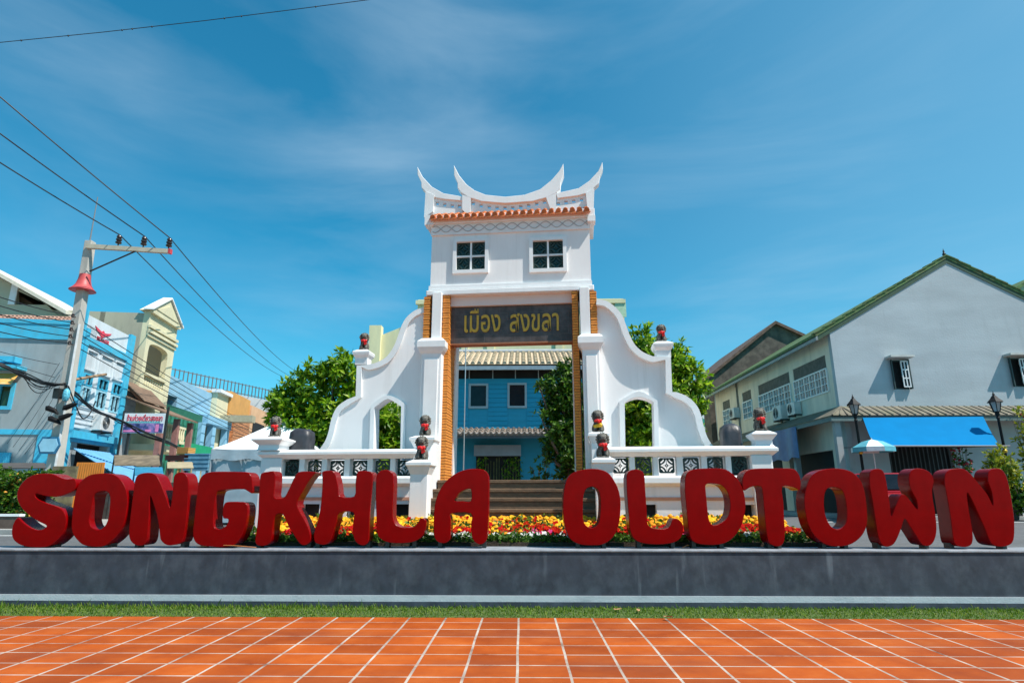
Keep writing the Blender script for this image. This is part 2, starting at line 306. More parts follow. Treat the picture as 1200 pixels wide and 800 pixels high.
    bp = t.nodes.new('ShaderNodeBump'); bp.inputs['Strength'].default_value = .35; bp.inputs['Distance'].default_value = .006; bp.invert = True; t.links.new(M('ADD', g, M('MULTIPLY', n.outputs[0], .5)), bp.inputs['Height']); t.links.new(bp.outputs[0], b.inputs['Normal'])
    return m
PAVE = tile_paving('terracotta_paving', .49, .40, .06)
PF, PB = 9.44, 10.06                            # low wall: front and back
def struct(name, b, m): return tag(b.build(name, m), kind='structure')
struct('ground', MB().box(-400, 400, -60, PF, -.3, -.008), mat('dirt', (.16, .13, .09), .95, .3, 3))
struct('front_paving', MB().box(-40, 40, -12, 8.72, -.2, .0), PAVE)
struct('street', MB().box(-900, 900, PB, 2500, UG - .5, UG - .02), ASPH)
# low wall that carries the letters
SL = mat('dark_slate_render', (.034, .044, .062), .75, .26, 6, .10, 90, dirt=(.085, .105, .13), dscale=3.2, stretch=(1, 1, .8), dirt_amt=.7)
streaks(SL, (.20, .235, .27), .55, 5.0, .5, .60, .72)
wl = thing('retaining_wall', 'long dark grey rendered wall under the red letters, pale band along its foot', 'wall', (0, PF, 0))
zt = .805; zb1 = at(600, 697.5, PF).z; zb0 = at(600, 704.8, PF).z
MB().box(-60, 60, .012, PB - PF, -.3, zt - .03).build('wall_face', SL, wl)
MB().box(-60, 60, -.004, .012, zb0, zb1).build('painted_band', mat('pale_band_paint', (.54, .57, .60), .6, .12, 3, .2, 40, dirt=(.22, .25, .28), dscale=3, stretch=(.6, 1, 1)), wl)
MB().box(-60, 60, -.012, .012, -.3, zb0 - .002).build('plinth', SL, wl)
MB().box(-60, 60, -.004, PB - PF, zt - .03, zt).build('coping', mat('coping_render', (.26, .28, .31), .7, .2, 6, .3, 50, dirt=(.1, .11, .12), dscale=2), wl, bevel=.008)
# grass strip
random.seed(4)
gb = MB()
for i in range(30000):
    x = random.uniform(-11.5, 11.5); d = random.random(); y = 8.70 + .74 * d
    h = random.uniform(.018, .048) * (1 + 1.0 * (random.random() < .03)) * (.55 + .6 * d); a = random.uniform(0, 6.28); l = random.uniform(.2, .9) * h; wd = random.uniform(.004, .008)
    if abs(x) > 2 and x < 1 and d > .75: h *= 1.4
    c, s_ = math.cos(a), math.sin(a)
    gb.add([(x - s_ * wd, y + c * wd, 0), (x + s_ * wd, y - c * wd, 0), (x + c * l * .4 + s_ * wd * .6, y + s_ * l * .4 - c * wd * .6, h * .6), (x + c * l, y + s_ * l, h)], [(0, 1, 2), (0, 2, 3)])
GRASSM = island('grass_blades', [(.045, .115, .004), (.085, .19, .006), (.14, .25, .010), (.27, .31, .04)], .6, .4)
tag(gb.build('grass', GRASSM, recalc=False), 'strip of short bright green grass along the foot of the wall', 'grass', kind='stuff')
struct('lawn_soil', MB().box(-40, 40, 8.72, PF - .012, -.2, .002), mat('lawn_soil', (.07, .11, .025), .95, .4, 12, .5, 50))
# a few dry leaves on the grass
DRY = mat('dry_leaf', (.42, .22, .10), .7, .3, 8)
for k, (px, py, lab) in enumerate([(724, 713, 'brown dry leaf lying on the grass under the letter O of the second word'), (748, 714, 'curled dark dry leaf lying on the grass under the letter L of the second word'), (783, 722, 'pale dry leaf lying at the paving edge of the grass')]):
    p = gnd(px, py, .05); lm = MB(); n = 7
    for i in range(n): pass
    pr = [(-.06, .0), (-.04, .018), (0, .026), (.035, .016), (.06, 0)]
    lm.add([(x, yy, .012 * math.sin(x * 30 + k)) for x, yy in pr] + [(x, 0, -.004 + .015 * abs(x) * 10) for x, yy in pr] + [(x, -yy, .012 * math.sin(x * 22)) for x, yy in pr], [(i, i + 1, 6 + i, 5 + i) for i in range(4)] + [(5 + i, 6 + i, 11 + i, 10 + i) for i in range(4)])
    o = tag(lm.build('dry_leaf', DRY, smooth=60), lab, 'leaf', 'dry leaves on the grass'); o.location = p; o.rotation_euler = (.1, .1, k * 1.3)
# kerbed island round the gate
isl = []
for i in range(64):
    a = 2 * math.pi * i / 64; c, s_ = math.cos(a), math.sin(a); e = .55
    isl.append((6.1 * math.copysign(abs(c) ** e, c), 14.6 + 4.4 * math.copysign(abs(s_) ** e, s_)))
ib = MB(); ib.loft([[(x, max(y, PB + .01), UG - .3) for x, y in isl], [(x, max(y, PB + .01), UG + .03) for x, y in isl]])
struct('island_pavement', ib, tile_paving('island_paving', .4, .4))
# side pavements
LK = [gnd(-300, 636, UG), gnd(0, 628, UG), gnd(130, 621, UG), gnd(330, 600, UG)]
def pave(name, poly, z0, z1, m): b = MB(); b.loft([[(p[0], p[1], z0) for p in poly], [(p[0], p[1], z1) for p in poly]]); return struct(name, b, m)
pave('street_pavement', [(-40, 13.2), (-10.8, 13.2), (-10.2, 14), (-14.5, 60), (-40, 60)], UG - .3, UG + .08, CONC)
pave('corner_pavement', [(12.2, 22.2), (13.2, 21.6), (60, 21.6), (60, 70), (10.4, 70), (11.2, 24)], UG - .3, UG + .08, CONC)
wp = mat('road_paint', (.75, .75, .72), .7, .12, 6, dirt=(.3, .3, .3), dscale=4)
struct('road_edge_line', MB().box(9, 60, 19.6, 19.75, UG - .018, UG - .012), wp)
struct('road_stop_line', MB().box(-40, -9.5, 12.75, 12.87, UG - .018, UG - .012), wp)

# ------------------------------------------------------------------ LETTERS
YL, LD = 9.66, .30
LW = {
'S': (10, [[(410,80),(330,77),(250,85),(170,122),(112,180),(80,250),(84,330),(130,410),(200,472),(280,525),(356,566),(300,605),(230,595),(165,558),(120,520),(85,488),(45,540),(28,620),(42,690),(95,737),(170,760),(260,768),(370,758),(450,705),(505,640),(536,560),(538,480),(505,418),(440,382),(340,348),(275,318),(248,285),(262,264),(330,283),(450,294),(560,262),(622,225),(634,170),(616,126),(545,130),(480,112)]]),
'O': (10, [[(880,75),(780,85),(710,120),(655,180),(625,270),(605,380),(592,500),(590,600),(620,670),(690,740),(780,760),(870,760),(930,735),(1010,665),(1075,560),(1105,440),(1115,330),(1105,240),(1070,160),(1020,105),(960,80)], [(870,240),(805,272),(785,360),(765,460),(757,520),(780,580),(840,605),(900,570),(935,490),(948,380),(950,300),(930,250)]]),
'N': (145, [[(260,72),(200,70),(140,85),(108,125),(92,230),(75,350),(58,500),(46,620),(60,700),(110,745),(178,748),(215,700),(228,600),(238,480),(240,380),(248,285),(280,370),(308,460),(325,550),(336,640),(347,700),(400,745),(470,745),(545,715),(575,600),(590,480),(602,330),(608,200),(597,110),(558,68),(502,70),(468,108),(460,220),(447,330),(430,392),(402,310),(378,250),(342,160),(308,100)]]),
'G': (220, [[(560,66),(470,60),(300,58),(200,65),(140,92),(105,150),(90,250),(72,380),(58,520),(48,620),(60,700),(110,745),(220,760),(330,765),(420,750),(480,700),(530,600),(555,500),(562,400),(540,352),(480,342),(380,342),(342,362),(328,420),(331,492),(378,503),(366,556),(330,588),(295,600),(258,588),(242,550),(244,450),(256,330),(270,262),(300,235),(420,222),(520,222),(560,240),(598,262),(612,240),(607,180),(598,108)]]),
'K': (220, [[(815,66),(750,60),(692,74),(678,110),(674,170),(665,300),(660,450),(645,600),(632,690),(642,738),(690,755),(750,740),(785,690),(800,560),(825,462),(890,457),(940,560),(1000,660),(1058,738),(1115,742),(1152,695),(1138,610),(1090,500),(1022,362),(1080,240),(1132,150),(1180,90),(1200,66),(1150,58),(1060,58),(1020,80),(985,140),(940,240),(896,304),(812,302),(816,200)]]),
'H': (360, [[(240,54),(190,48),(145,58),(138,80),(142,150),(135,280),(120,420),(90,550),(62,640),(70,715),(110,737),(168,742),(215,710),(245,620),(275,520),(302,442),(432,440),(430,540),(430,650),(455,715),(500,745),(548,743),(575,700),(580,600),(587,450),(600,300),(610,180),(614,95),(598,62),(520,50),(468,68),(452,170),(440,290),(306,290),(290,200),(265,92)]]),
'L': (360, [[(655,85),(690,50),(745,42),(790,65),(808,110),(808,250),(802,380),(802,480),(820,540),(870,578),(940,584),(1000,575),(1040,535),(1062,498),(1100,502),(1115,530),(1110,590),(1080,660),(1020,705),(940,725),(830,728),(740,715),(680,680),(655,630),(648,500),(642,300),(645,150)]]),
'A': (490, [[(600,38),(500,32),(400,55),(310,105),(235,180),(190,260),(160,350),(148,450),(145,570),(150,660),(180,712),(240,728),(290,705),(304,640),(307,520),(312,450),(494,450),(497,560),(502,660),(530,715),(580,740),(630,715),(650,640),(660,450),(663,250),(662,120),(640,62)], [(494,224),(430,230),(385,260),(358,300),(340,334),(420,336),(494,335)]]),
'O2': (645, [[(380,32),(280,45),(205,75),(155,130),(130,220),(118,350),(122,470),(140,580),(180,680),(240,725),(310,745),(400,748),(480,742),(560,700),(620,620),(648,520),(658,400),(655,310),(635,220),(590,130),(540,70),(470,40)], [(380,200),(332,225),(308,290),(303,400),(306,500),(330,560),(390,588),(440,560),(462,500),(470,400),(468,300),(450,235),(420,205)]]),
'L2': (725, [[(75,100),(100,55),(150,38),(210,50),(240,90),(248,200),(258,350),(265,480),(275,555),(330,590),(430,598),(480,570),(503,512),(550,500),(595,540),(605,600),(580,680),(520,720),(420,738),(300,738),(200,720),(140,680),(105,600),(95,480),(85,350),(76,220)]]),
'D': (790, [[(110,95),(160,45),(260,30),(400,28),(490,40),(560,90),(610,150),(650,240),(668,340),(665,430),(640,540),(600,620),(540,690),(460,732),(360,745),(250,738),(180,710),(145,650),(125,500),(110,350),(100,220)], [(300,178),(380,170),(450,190),(500,250),(523,330),(522,420),(495,495),(430,550),(370,562),(335,530),(318,460),(308,350),(298,250)]]),
'T': (865, [[(45,110),(75,60),(130,35),(220,28),(380,28),(500,30),(550,55),(580,110),(588,180),(574,235),(530,208),(416,198),(425,350),(432,500),(440,620),(430,715),(395,755),(335,752),(285,715),(265,620),(250,480),(236,330),(215,198),(120,202),(60,236),(40,190)]]),
'O3': (930, [[(390,28),(290,38),(205,70),(150,130),(115,220),(100,320),(110,440),(140,560),(190,650),(260,715),(340,752),(430,758),(520,745),(600,700),(660,630),(690,540),(690,440),(680,330),(660,220),(620,130),(560,70),(480,38)], [(390,205),(330,210),(295,255),(285,340),(290,420),(310,500),(350,570),(400,598),(450,590),(490,540),(500,450),(490,340),(465,250),(430,215)]]),
'W': (1000, [[(150,100),(165,55),(210,32),(260,38),(290,70),(312,160),(328,270),(345,380),(357,478),(390,400),(428,312),(460,270),(500,292),(545,345),(600,412),(594,330),(560,265),(528,190),(522,100),(550,48),(600,28),(680,42),(735,85),(755,150),(742,220),(745,300),(765,420),(782,560),(775,660),(740,735),(690,755),(640,735),(590,660),(530,570),(483,502),(450,590),(410,690),(370,745),(310,762),(260,730),(230,650),(205,500),(180,330),(155,200)]]),
'N2': (1050, [[(460,90),(500,45),(580,28),(650,40),(710,90),(750,140),(805,205),(850,260),(882,315),(910,372),(904,280),(884,210),(862,150),(864,75),(900,35),(950,28),(1000,45),(1040,110),(1070,230),(1090,350),(1110,500),(1112,640),(1095,720),(1040,755),(960,760),(900,735),(868,680),(820,560),(760,430),(710,320),(668,258),(682,400),(706,540),(722,650),(715,730),(670,762),(600,760),(550,730),(530,640),(510,480),(480,300),(455,170)]]),
}
LLAB = {'S': 'red block letter S, first of the row, beside the flowering hedge', 'O': 'red block letter O between the S and the first N', 'N': 'red block letter N between the first O and the G',
'G': 'red block letter G standing in front of the white tent', 'K': 'red block letter K between the G and the H', 'H': 'red block letter H between the K and the first L', 'L': 'red block letter L with an upturned foot beside the A',
'A': 'red block letter A with rounded shoulder in front of the stone steps', 'O2': 'red block letter O that starts the second word, partly over the steps', 'L2': 'red block letter L with an upturned foot beside the D',
'D': 'red block letter D between the second L and the T', 'T': 'red block letter T between the D and the last O', 'O3': 'red block letter O between the T and the W', 'W': 'red block letter W between the last O and the last N', 'N2': 'red block letter N, last of the row, beside the yellow potted shrub'}
for key, (ox, loops) in LW.items():
    lw = []
    for l in loops:
        q = [at(ox + a / 8, 545 + b / 8, YL) for a, b in l]
        lw.append(smooth_loop([(p.x, p.z) for p in q], 3))
    xs = [p[0] for p in lw[0]]; cx = (min(xs) + max(xs)) / 2; zmin = min(p[1] for p in lw[0])
    lw = [[(x - cx, z - zt) for x, z in l] for l in lw]
    t = thing('sign_letter', LLAB[key], 'letter', (cx, YL, zt), 0, 'red letters along the wall')
    mesh_obj(curve_solid(lw, LD, .007, 'letter_body', 0), 'letter_body', RED, t, 32)
    low = [p for p in lw[0] if p[1] < zmin - zt + .035]
    fx = [min(p[0] for p in low), max(p[0] for p in low)]
    if fx[1] - fx[0] < .12: fx = [sum(fx) / 2]
    for x in fx:
        MB().box(x - .03, x + .03, .09, LD - .06, 0, zmin - zt + .05).build('foot', DARKIRON, t)

# ------------------------------------------------------------------ FLOWER BED
random.seed(11)
BY0, BY1 = 10.14, 11.9
def bed_half(y): return 4.75 - .35 * max(0, (10.7 - y))
struct('flower_bed_soil', MB().loft([[(-4.9, BY0 - .04, z), (5.0, BY0 - .04, z), (5.0, BY1 + .2, z), (-4.9, BY1 + .2, z)] for z in (UG - .1, UG + .06)]), mat('soil', (.05, .032, .02), .95, .4, 12, .6, 40))
LEAFG = island('bedding_leaf', [(.02, .07, .01), (.05, .13, .015), (.09, .20, .02), (.16, .26, .03)], .5, .35)
lb = MB()
def leaf(b, p, d, ln, wd, up=None):
    d = Vector(d).normalized(); u = up or Vector((random.uniform(-1, 1), random.uniform(-1, 1), random.uniform(-.2, 1))); s_ = d.cross(u)
    if s_.length < 1e-3: s_ = d.cross(Vector((1, 0, .3)))
    s_.normalize(); n_ = s_.cross(d); p = Vector(p); m = p + d * ln * .5
    b.add([p, m + s_ * wd + n_ * wd * .3, p + d * ln - n_ * ln * .12, m - s_ * wd + n_ * wd * .3, m], [(0, 4, 1), (1, 4, 2), (2, 4, 3), (3, 4, 0)])
for i in range(13000):
    y = BY0 + (BY1 - BY0) * random.random() ** 1.5; hw = bed_half(y); x = random.uniform(-hw, hw) + .05
    h = .10 + .16 * (y - BY0) / (BY1 - BY0)
    leaf(lb, (x, y, UG + .05 + random.random() * h), (random.uniform(-1, 1), random.uniform(-1, .4), random.uniform(-.1, .9)), random.uniform(.05, .11), random.uniform(.014, .03))
for i in range(2600):
    y = random.uniform(BY0 + .1, BY1); x = random.uniform(-4.6, 4.6)
    if math.sin(x * 3.7 + 1) + math.sin(x * 8.3 + y * 5) < .1: continue
    leaf(lb, (x, y, UG + .16 + .13 * (y - 10.2) + random.uniform(-.02, .06)), (random.uniform(-1, 1), random.uniform(-1, .2), random.uniform(.1, .9)), random.uniform(.06, .11), random.uniform(.014, .028))
tag(lb.build('bedding_plants', LEAFG, recalc=False), 'low green leaves filling the flower bed behind the letters', 'plants', kind='stuff')
ICO = bmesh.new(); bmesh.ops.create_icosphere(ICO, subdivisions=2, radius=1); IV = [v.co.copy() for v in ICO.verts]; IF = [tuple(v.index for v in f.verts) for f in ICO.faces]; ICO.free()
def puff(b, c, r, flat=.7):
    k = random.random() * 9; b.add([(c[0] + v.x * r * (1 + .22 * math.sin(9 * v.x + 7 * v.y + k)), c[1] + v.y * r * (1 + .22 * math.sin(8 * v.z + 9 * v.x + k)), c[2] + v.z * r * flat * (1 + .25 * math.sin(11 * v.y + k))) for v in IV], IF)
def blossom(b, c, r, n=6):
    ax = Vector((random.uniform(-.5, .5), random.uniform(-1, -.2), random.uniform(.4, 1.1))).normalized(); a = ax.cross(Vector((1, 0, .1))).normalized(); q = a.cross(ax); o = random.random()
    for i in range(n):
        t = 2 * math.pi * (i + o) / n; d = a * math.cos(t) + q * math.sin(t); leaf(b, c, d + ax * .35, r * 1.25, r * .55, ax)
yb, rb, wb, pb = MB(), MB(), MB(), MB()
for i in range(1900):                            # yellow: back rows
    x = random.uniform(-4.75, 4.75); y = random.uniform(10.78 + .16 * math.sin(x * 2.3) + .12 * math.sin(x * 5.1 + 1), BY1)
    puff(yb, (x, y, UG + .20 + .17 * (y - 10.9) + random.uniform(-.03, .05)), random.uniform(.036, .064))
for i in range(900):
    x = random.uniform(-4.6, 4.6); y0_ = 10.62 + .14 * math.sin(x * 2.9 + 2) + .1 * math.sin(x * 7); y = y0_ + random.gauss(0, .17)
    if y < 10.25 or math.sin(x * 2.1 + 1) + math.sin(x * 4.7) * .7 + random.random() * 1.6 < .25: continue
    for k in range(2): blossom(rb, (x + random.uniform(-.03, .03), y, UG + .16 + .10 * (y - 10.2) + random.uniform(-.03, .06)), random.uniform(.032, .05))
for i in range(300):
    y = random.uniform(10.2, 10.5); x = random.uniform(-3.8, 3.8)
    if math.sin(x * 3.3) + math.sin(x * 1.3 + 2) + random.random() < .55: continue
    blossom(wb, (x, y, UG + .13 + random.uniform(-.02, .05)), random.uniform(.035, .055), 5)
for i in range(260):
    y = random.uniform(10.3, 10.8); x = random.uniform(-4.2, 4.2)
    if math.sin(x * 2.7 + .6) < .55: continue
    blossom(pb, (x, y, UG + .16 + random.uniform(-.02, .06)), random.uniform(.035, .05), 5)
for i in range(150):
    x = random.uniform(-4.5, 4.5); y = random.uniform(10.3, 10.8); puff(yb, (x, y, UG + .18 + random.uniform(-.02, .05)), random.uniform(.03, .05))
for i in range(80):
    x = random.uniform(-4.6, 4.6); y = random.uniform(10.9, 11.7); blossom(rb, (x, y, UG + .24 + .17 * (y - 10.9) + random.uniform(-.02, .06)), random.uniform(.03, .05))
tag(yb.build('marigold_flowers', island('marigold', [(.82, .36, .003), (.86, .50, .004), (.80, .24, .004), (.88, .58, .01)], .7, .15), smooth=40, recalc=False), 'yellow and orange marigolds massed at the back of the bed', 'flowers', kind='stuff')
tag(rb.build('red_flowers', island('red_petal', [(.42, .002, .002), (.52, .008, .003), (.33, .002, .008), (.62, .05, .004)], .8, .12, .1), recalc=False), 'red and orange-red flowers in the middle of the bed', 'flowers', kind='stuff')
tag(wb.build('white_flowers', island('white_petal', [(.8, .8, .78), (.75, .75, .7)], .6, .3), recalc=False), 'small white flowers along the front of the bed', 'flowers', kind='stuff')
tag(pb.build('pink_flowers', island('pink_petal', [(.7, .04, .25), (.6, .02, .16)], .6, .3), recalc=False), 'magenta pink flowers in small clumps in the bed', 'flowers', kind='stuff')
# dry orange strips lying on the coping
for (a, b_, lab) in (((230, 640.5), (300, 641.3), 'bent orange strip lying on the wall top under the G'), ((800, 641.5), (812, 640.2), 'short orange strip lying on the wall top before the D')):
    p, q = gnd(a[0], a[1], zt + .01), gnd(b_[0], b_[1], zt + .01); p.y = max(p.y, PF + .08); q.y = max(q.y, PF + .08)
    m = (p + q) / 2 + Vector((0, -.03, .03)); sb = MB(); pts = smooth_line([tuple(p), tuple(m), tuple(q)], 5); sb.loft([[(x, y - .012, z), (x, y + .012, z), (x, y + .012, z + .008), (x, y - .012, z + .008)] for x, y, z in pts])
    tag(sb.build('orange_strip', mat('orange_plastic', (.6, .2, .05), .5)), lab, 'strip')

# ------------------------------------------------------------------ GATE
G = Frame((at(600, 580, 13.4).x, 13.4, UG), -5.0)
gp, gr = G.pt, G.rect
gate = thing('city_gate', 'tall white town gate with swept horn roof, brick jambs and curved wing walls', 'gate', frame=G)
zP = gp(600, 562, -.6)[1]                        # floor of the raised platform
TOPY = 1.0                                       # gate thickness
# upper storey
x0 = gp(505.5, 300)[0]; x1 = gp(691.8, 300)[0]; zc1 = gp(600, 335.5)[1]; zf0 = gp(600, 275.3)[1]; zf1 = gp(600, 257.5)[1]; ze0 = zf1; ze1 = gp(600, 251.5)[1]
w1 = gr(531, 279.6, 572, 318.5, -.07); w2 = gr(620, 278, 664.5, 317, -.07)
def hole(r, i): return [(r[0] + i, r[2] + i), (r[1] - i, r[2] + i), (r[1] - i, r[3] - i), (r[0] + i, r[3] - i)]
ub = MB(); ub.prism([(x0, zc1), (x1, zc1), (x1, ze1), (x0, ze1)], [hole(w1, .05), hole(w2, .05)], 0, .16)
ub.box(x0, x0 + .16, .16, TOPY, zc1, ze1).box(x1 - .16, x1, .16, TOPY, zc1, ze1).box(x0, x1, TOPY, TOPY + .1, zc1, ze1)
ub.build('upper_wall', PALEGATE, gate)
def lattice_mesh(sz, th=.035):                   # pierced block: square frame, corner arcs, centre lozenge
    b = MB(); h = sz / 2; fw = sz * .105
    def strip(pts, wd):
        l = inset_line(pts, wd / 2); r_ = inset_line(pts, -wd / 2); b.prism(l + r_[::-1], [], -th / 2, th / 2)
    c = h * .16
    ring = [(-h, -h + c), (-h + c, -h), (h - c, -h), (h, -h + c), (h, h - c), (h - c, h), (-h + c, h), (-h, h - c)]
    i_ = h - fw; ci = c * .8
    inn = [(-i_, -i_ + ci), (-i_ + ci, -i_), (i_ - ci, -i_), (i_, -i_ + ci), (i_, i_ - ci), (i_ - ci, i_), (-i_ + ci, i_), (-i_, i_ - ci)]
    b.prism(ring, [inn], -th / 2, th / 2)
    for sx in (-1, 1):
        for sz_ in (-1, 1):
            for r_ in (.44, .82):
                q = [(sx * (h * .97 - h * r_ * math.cos(a)), sz_ * (h * .97 - h * r_ * math.sin(a))) for a in [math.pi / 2 * k / 7 for k in range(8)]]
                strip(q, sz * .098)
    r0 = h * .26; ro = [(r0, 0), (0, r0), (-r0, 0), (0, -r0)]; r1 = h * .12; ri = [(r1, 0), (0, r1), (-r1, 0), (0, -r1)]
    b.prism(ro, [ri], -th / 2, th / 2)
    b.box(-h * .97, -r0 * .9, -th / 3, th / 3, -.008, .008).box(r0 * .9, h * .97, -th / 3, th / 3, -.008, .008).box(-.008, .008, -th / 3 + .001, th / 3 - .001, r0 * .9, h * .97).box(-.008, .008, -th / 3 + .001, th / 3 - .001, -h * .97, -r0 * .9)
    return b
for r in (w1, w2):
    b = MB(); fw = .085; y0, y1 = -.06, .05
    b.box(r[0], r[0] + fw, y0, y1, r[2], r[3]).box(r[1] - fw, r[1], y0, y1, r[2], r[3]).box(r[0] + fw, r[1] - fw, y0, y1, r[3] - fw, r[3]).box(r[0] + fw, r[1] - fw, y0, y1, r[2], r[2] + fw)
    cx, cz = (r[0] + r[1]) / 2, (r[2] + r[3]) / 2
    b.box(cx - .022, cx + .022, .0, .05, r[2] + fw, r[3] - fw).box(r[0] + fw, cx - .022, .002, .048, cz - .022, cz + .022).box(cx + .022, r[1] - fw, .002, .048, cz - .022, cz + .022)
    o = b.build('window', TRIM, gate)
    MB().box(r[0] + .05, r[1] - .05, .075, .085, r[2] + .05, r[3] - .05).build('pane', mat('green_glass', (.012, .05, .05), .15, .3, 5), o)
    gl = MB(); sz = min(r[1] - r[0], r[3] - r[2]) / 2 - fw * 1.25
    lm = lattice_mesh(1)
    for sx in (-1, 1):
        for s_ in (-1, 1):
            hx = (r[1] - r[0]) / 2 - fw; hz = (r[3] - r[2]) / 2 - fw
            gl.add([(cx + sx * (hx / 2 + .011) + x * (hx - .022), .04 + y * .7, cz + s_ * (hz / 2 + .011) + z * (hz - .022)) for x, y, z in lm.v], lm.f)
    gl.build('lattice', GRILL, o)
# mouldings
MB().box(gp(501, 340)[0], gp(696, 340)[0], -.14, TOPY + .2, gp(600, 342.8, -.14)[1], gp(600, 336.6, -.14)[1]).build('lower_cornice', TRIM, gate, bevel=.02)
MB().box(gp(503, 340)[0], gp(694, 340)[0], -.06, TOPY + .15, gp(600, 336.4, -.06)[1], zc1 + .06).build('cornice_lip', TRIM, gate)
ea = gr(498, 253.3, 697.3, 262, -.12); ea = (ea[0], ea[1], gp(498, 262.4, -.12)[1], ea[3])
MB().box(ea[0], ea[1], -.12, TOPY + .25, ea[2], ea[3]).build('eave_band', TRIM, gate, bevel=.012)
fz = gr(505.6, 262.8, 691.5, 275.4, -.04); fz = (fz[0], fz[1], gp(505.6, 276, -.04)[1], fz[3])
fr_ = MB().box(fz[0], fz[1], -.045, 0, fz[2], fz[3]).build('frieze', TRIM, gate)
wv = MB(); n = 7; L_ = (fz[1] - fz[0] - .08) / n
for ph in (0, math.pi):
    pts = [(fz[0] + .04 + L_ * i / 16, (fz[2] + fz[3]) / 2 + .085 * math.sin(2 * math.pi * i / 16 + ph + .8)) for i in range(n * 16 + 1)]
    wv.prism(inset_line(pts, .008) + inset_line(pts, -.008)[::-1], [], -.062 + .002 * (ph > 0), -.044)
wv.build('frieze_waves', mat('grey_line_paint', (.46, .46, .47), .6), fr_)
# tiled roof with barrel tiles
rf = MB(); z_e = gp(600, 252.6, -.2)[1]; z_r = gp(600, 248.5, TOPY / 2)[1] - .12
xa, xb = gp(503.5, 250, -.2)[0], gp(692, 250, -.2)[0]
for s_, ye in ((1, -.24), (-1, TOPY + .24 + .1)):
    ym = TOPY / 2; rf.slab([(xa, ye, z_e), (xb, ye, z_e), (xb, ym, z_r + .12), (xa, ym, z_r + .12)], (0, 0, -.03))
    nt_ = 23
    for i in range(nt_):
        x = xa + (xb - xa) * (i + .5) / nt_; rr = (xb - xa) / nt_ * .37
        for seg in range(3):
            t0, t1 = seg / 3, (seg + 1.12) / 3
            a = Vector((x, ye + (ym - ye) * t0, z_e + (z_r + .12 - z_e) * t0)); c = Vector((x, ye + (ym - ye) * min(t1, 1), z_e + (z_r + .12 - z_e) * min(t1, 1)))
            rf.tube([a + Vector((0, 0, .012 * (3 - seg))), c], rr * (1.0 if seg else 1.06), 8)
rf.build('roof_tiles', ORANGETILE, gate, smooth=50)
gz = lambda l, y=0: G.pts([(480 + a / 4.445, 180 + b / 4.445) for a, b in l], y)
ym = TOPY / 2
def ridge(l, nm='ridge_horn', th=.2): return MB().prism(gz(l, ym), [], ym - th / 2, ym + th / 2).build(nm, TRIM, gate, bevel=.012)
mid = [(235,72),(262,125),(300,172),(340,202),(400,226),(500,236),(600,226),(680,198),(740,150),(780,103),(801,64)]
low = [(804,115),(788,160),(786,192),(764,218),(716,240),(640,260),(500,270),(380,260),(310,238),(272,214),(254,190),(254,165),(236,125)]
ridge(mid + low, th=.24)
lh = [(45,78),(72,130),(120,182),(180,216),(285,234)]; ll = [(285,256),(180,246),(130,236),(90,212),(66,186),(65,160),(46,120)]
ridge(lh + ll)
rh = [(765,216),(880,190),(935,152),(982,102),(1003,54)]; rl = [(1006,92),(990,130),(986,165),(962,186),(935,212),(880,228),(770,243)]
ridge(rh + rl)
def pierced(l, holes, sz=17):
    hs = [[(a - sz / 2, b - sz / 2), (a + sz / 2, b - sz / 2), (a + sz / 2, b + sz / 2), (a - sz / 2, b + sz / 2)] for a, b in holes]
    MB().prism(gz(l, ym), [gz(h, ym) for h in hs], ym - .05, ym + .05).build('pierced_panel', TRIM, gate)
pierced([(284,214),(310,236),(380,258),(500,268),(640,258),(716,238),(755,218),(745,310),(500,318),(298,320)], [(333,264),(374,276),(416,284),(457,288),(498,289),(539,288),(580,283),(621,276),(663,267),(703,257)], 17)
pierced([(104,222),(130,234),(180,244),(285,254),(275,330),(104,330)], [(146,264),(185,271),(224,277),(262,280)], 17)
pierced([(768,241),(880,226),(935,210),(958,190),(955,310),(760,318)], [(775,266),(815,259),(855,252),(895,245)], 17)
for l in ([(88,206),(132,226),(126,310),(84,340),(80,340)], [(278,224),(322,240),(318,318),(300,326),(278,300)], [(712,238),(765,216),(762,300),(745,316),(735,300)], [(918,216),(962,190),(958,310),(964,340),(940,312),(926,300)]):
    MB().prism(gz(l, ym - .02), [], ym - .12, ym + .12).build('roof_post', TRIM, gate)
for a, b in ((80, 122), (926, 968)):
    q = G.rect(480 + a / 4.445, 180 + 322 / 4.445, 480 + b / 4.445, 180 + (370 if a < 500 else 350) / 4.445, -.14)
    MB().box(q[0], q[1], -.15, .1, q[2], q[3]).build('eave_block', TRIM, gate)
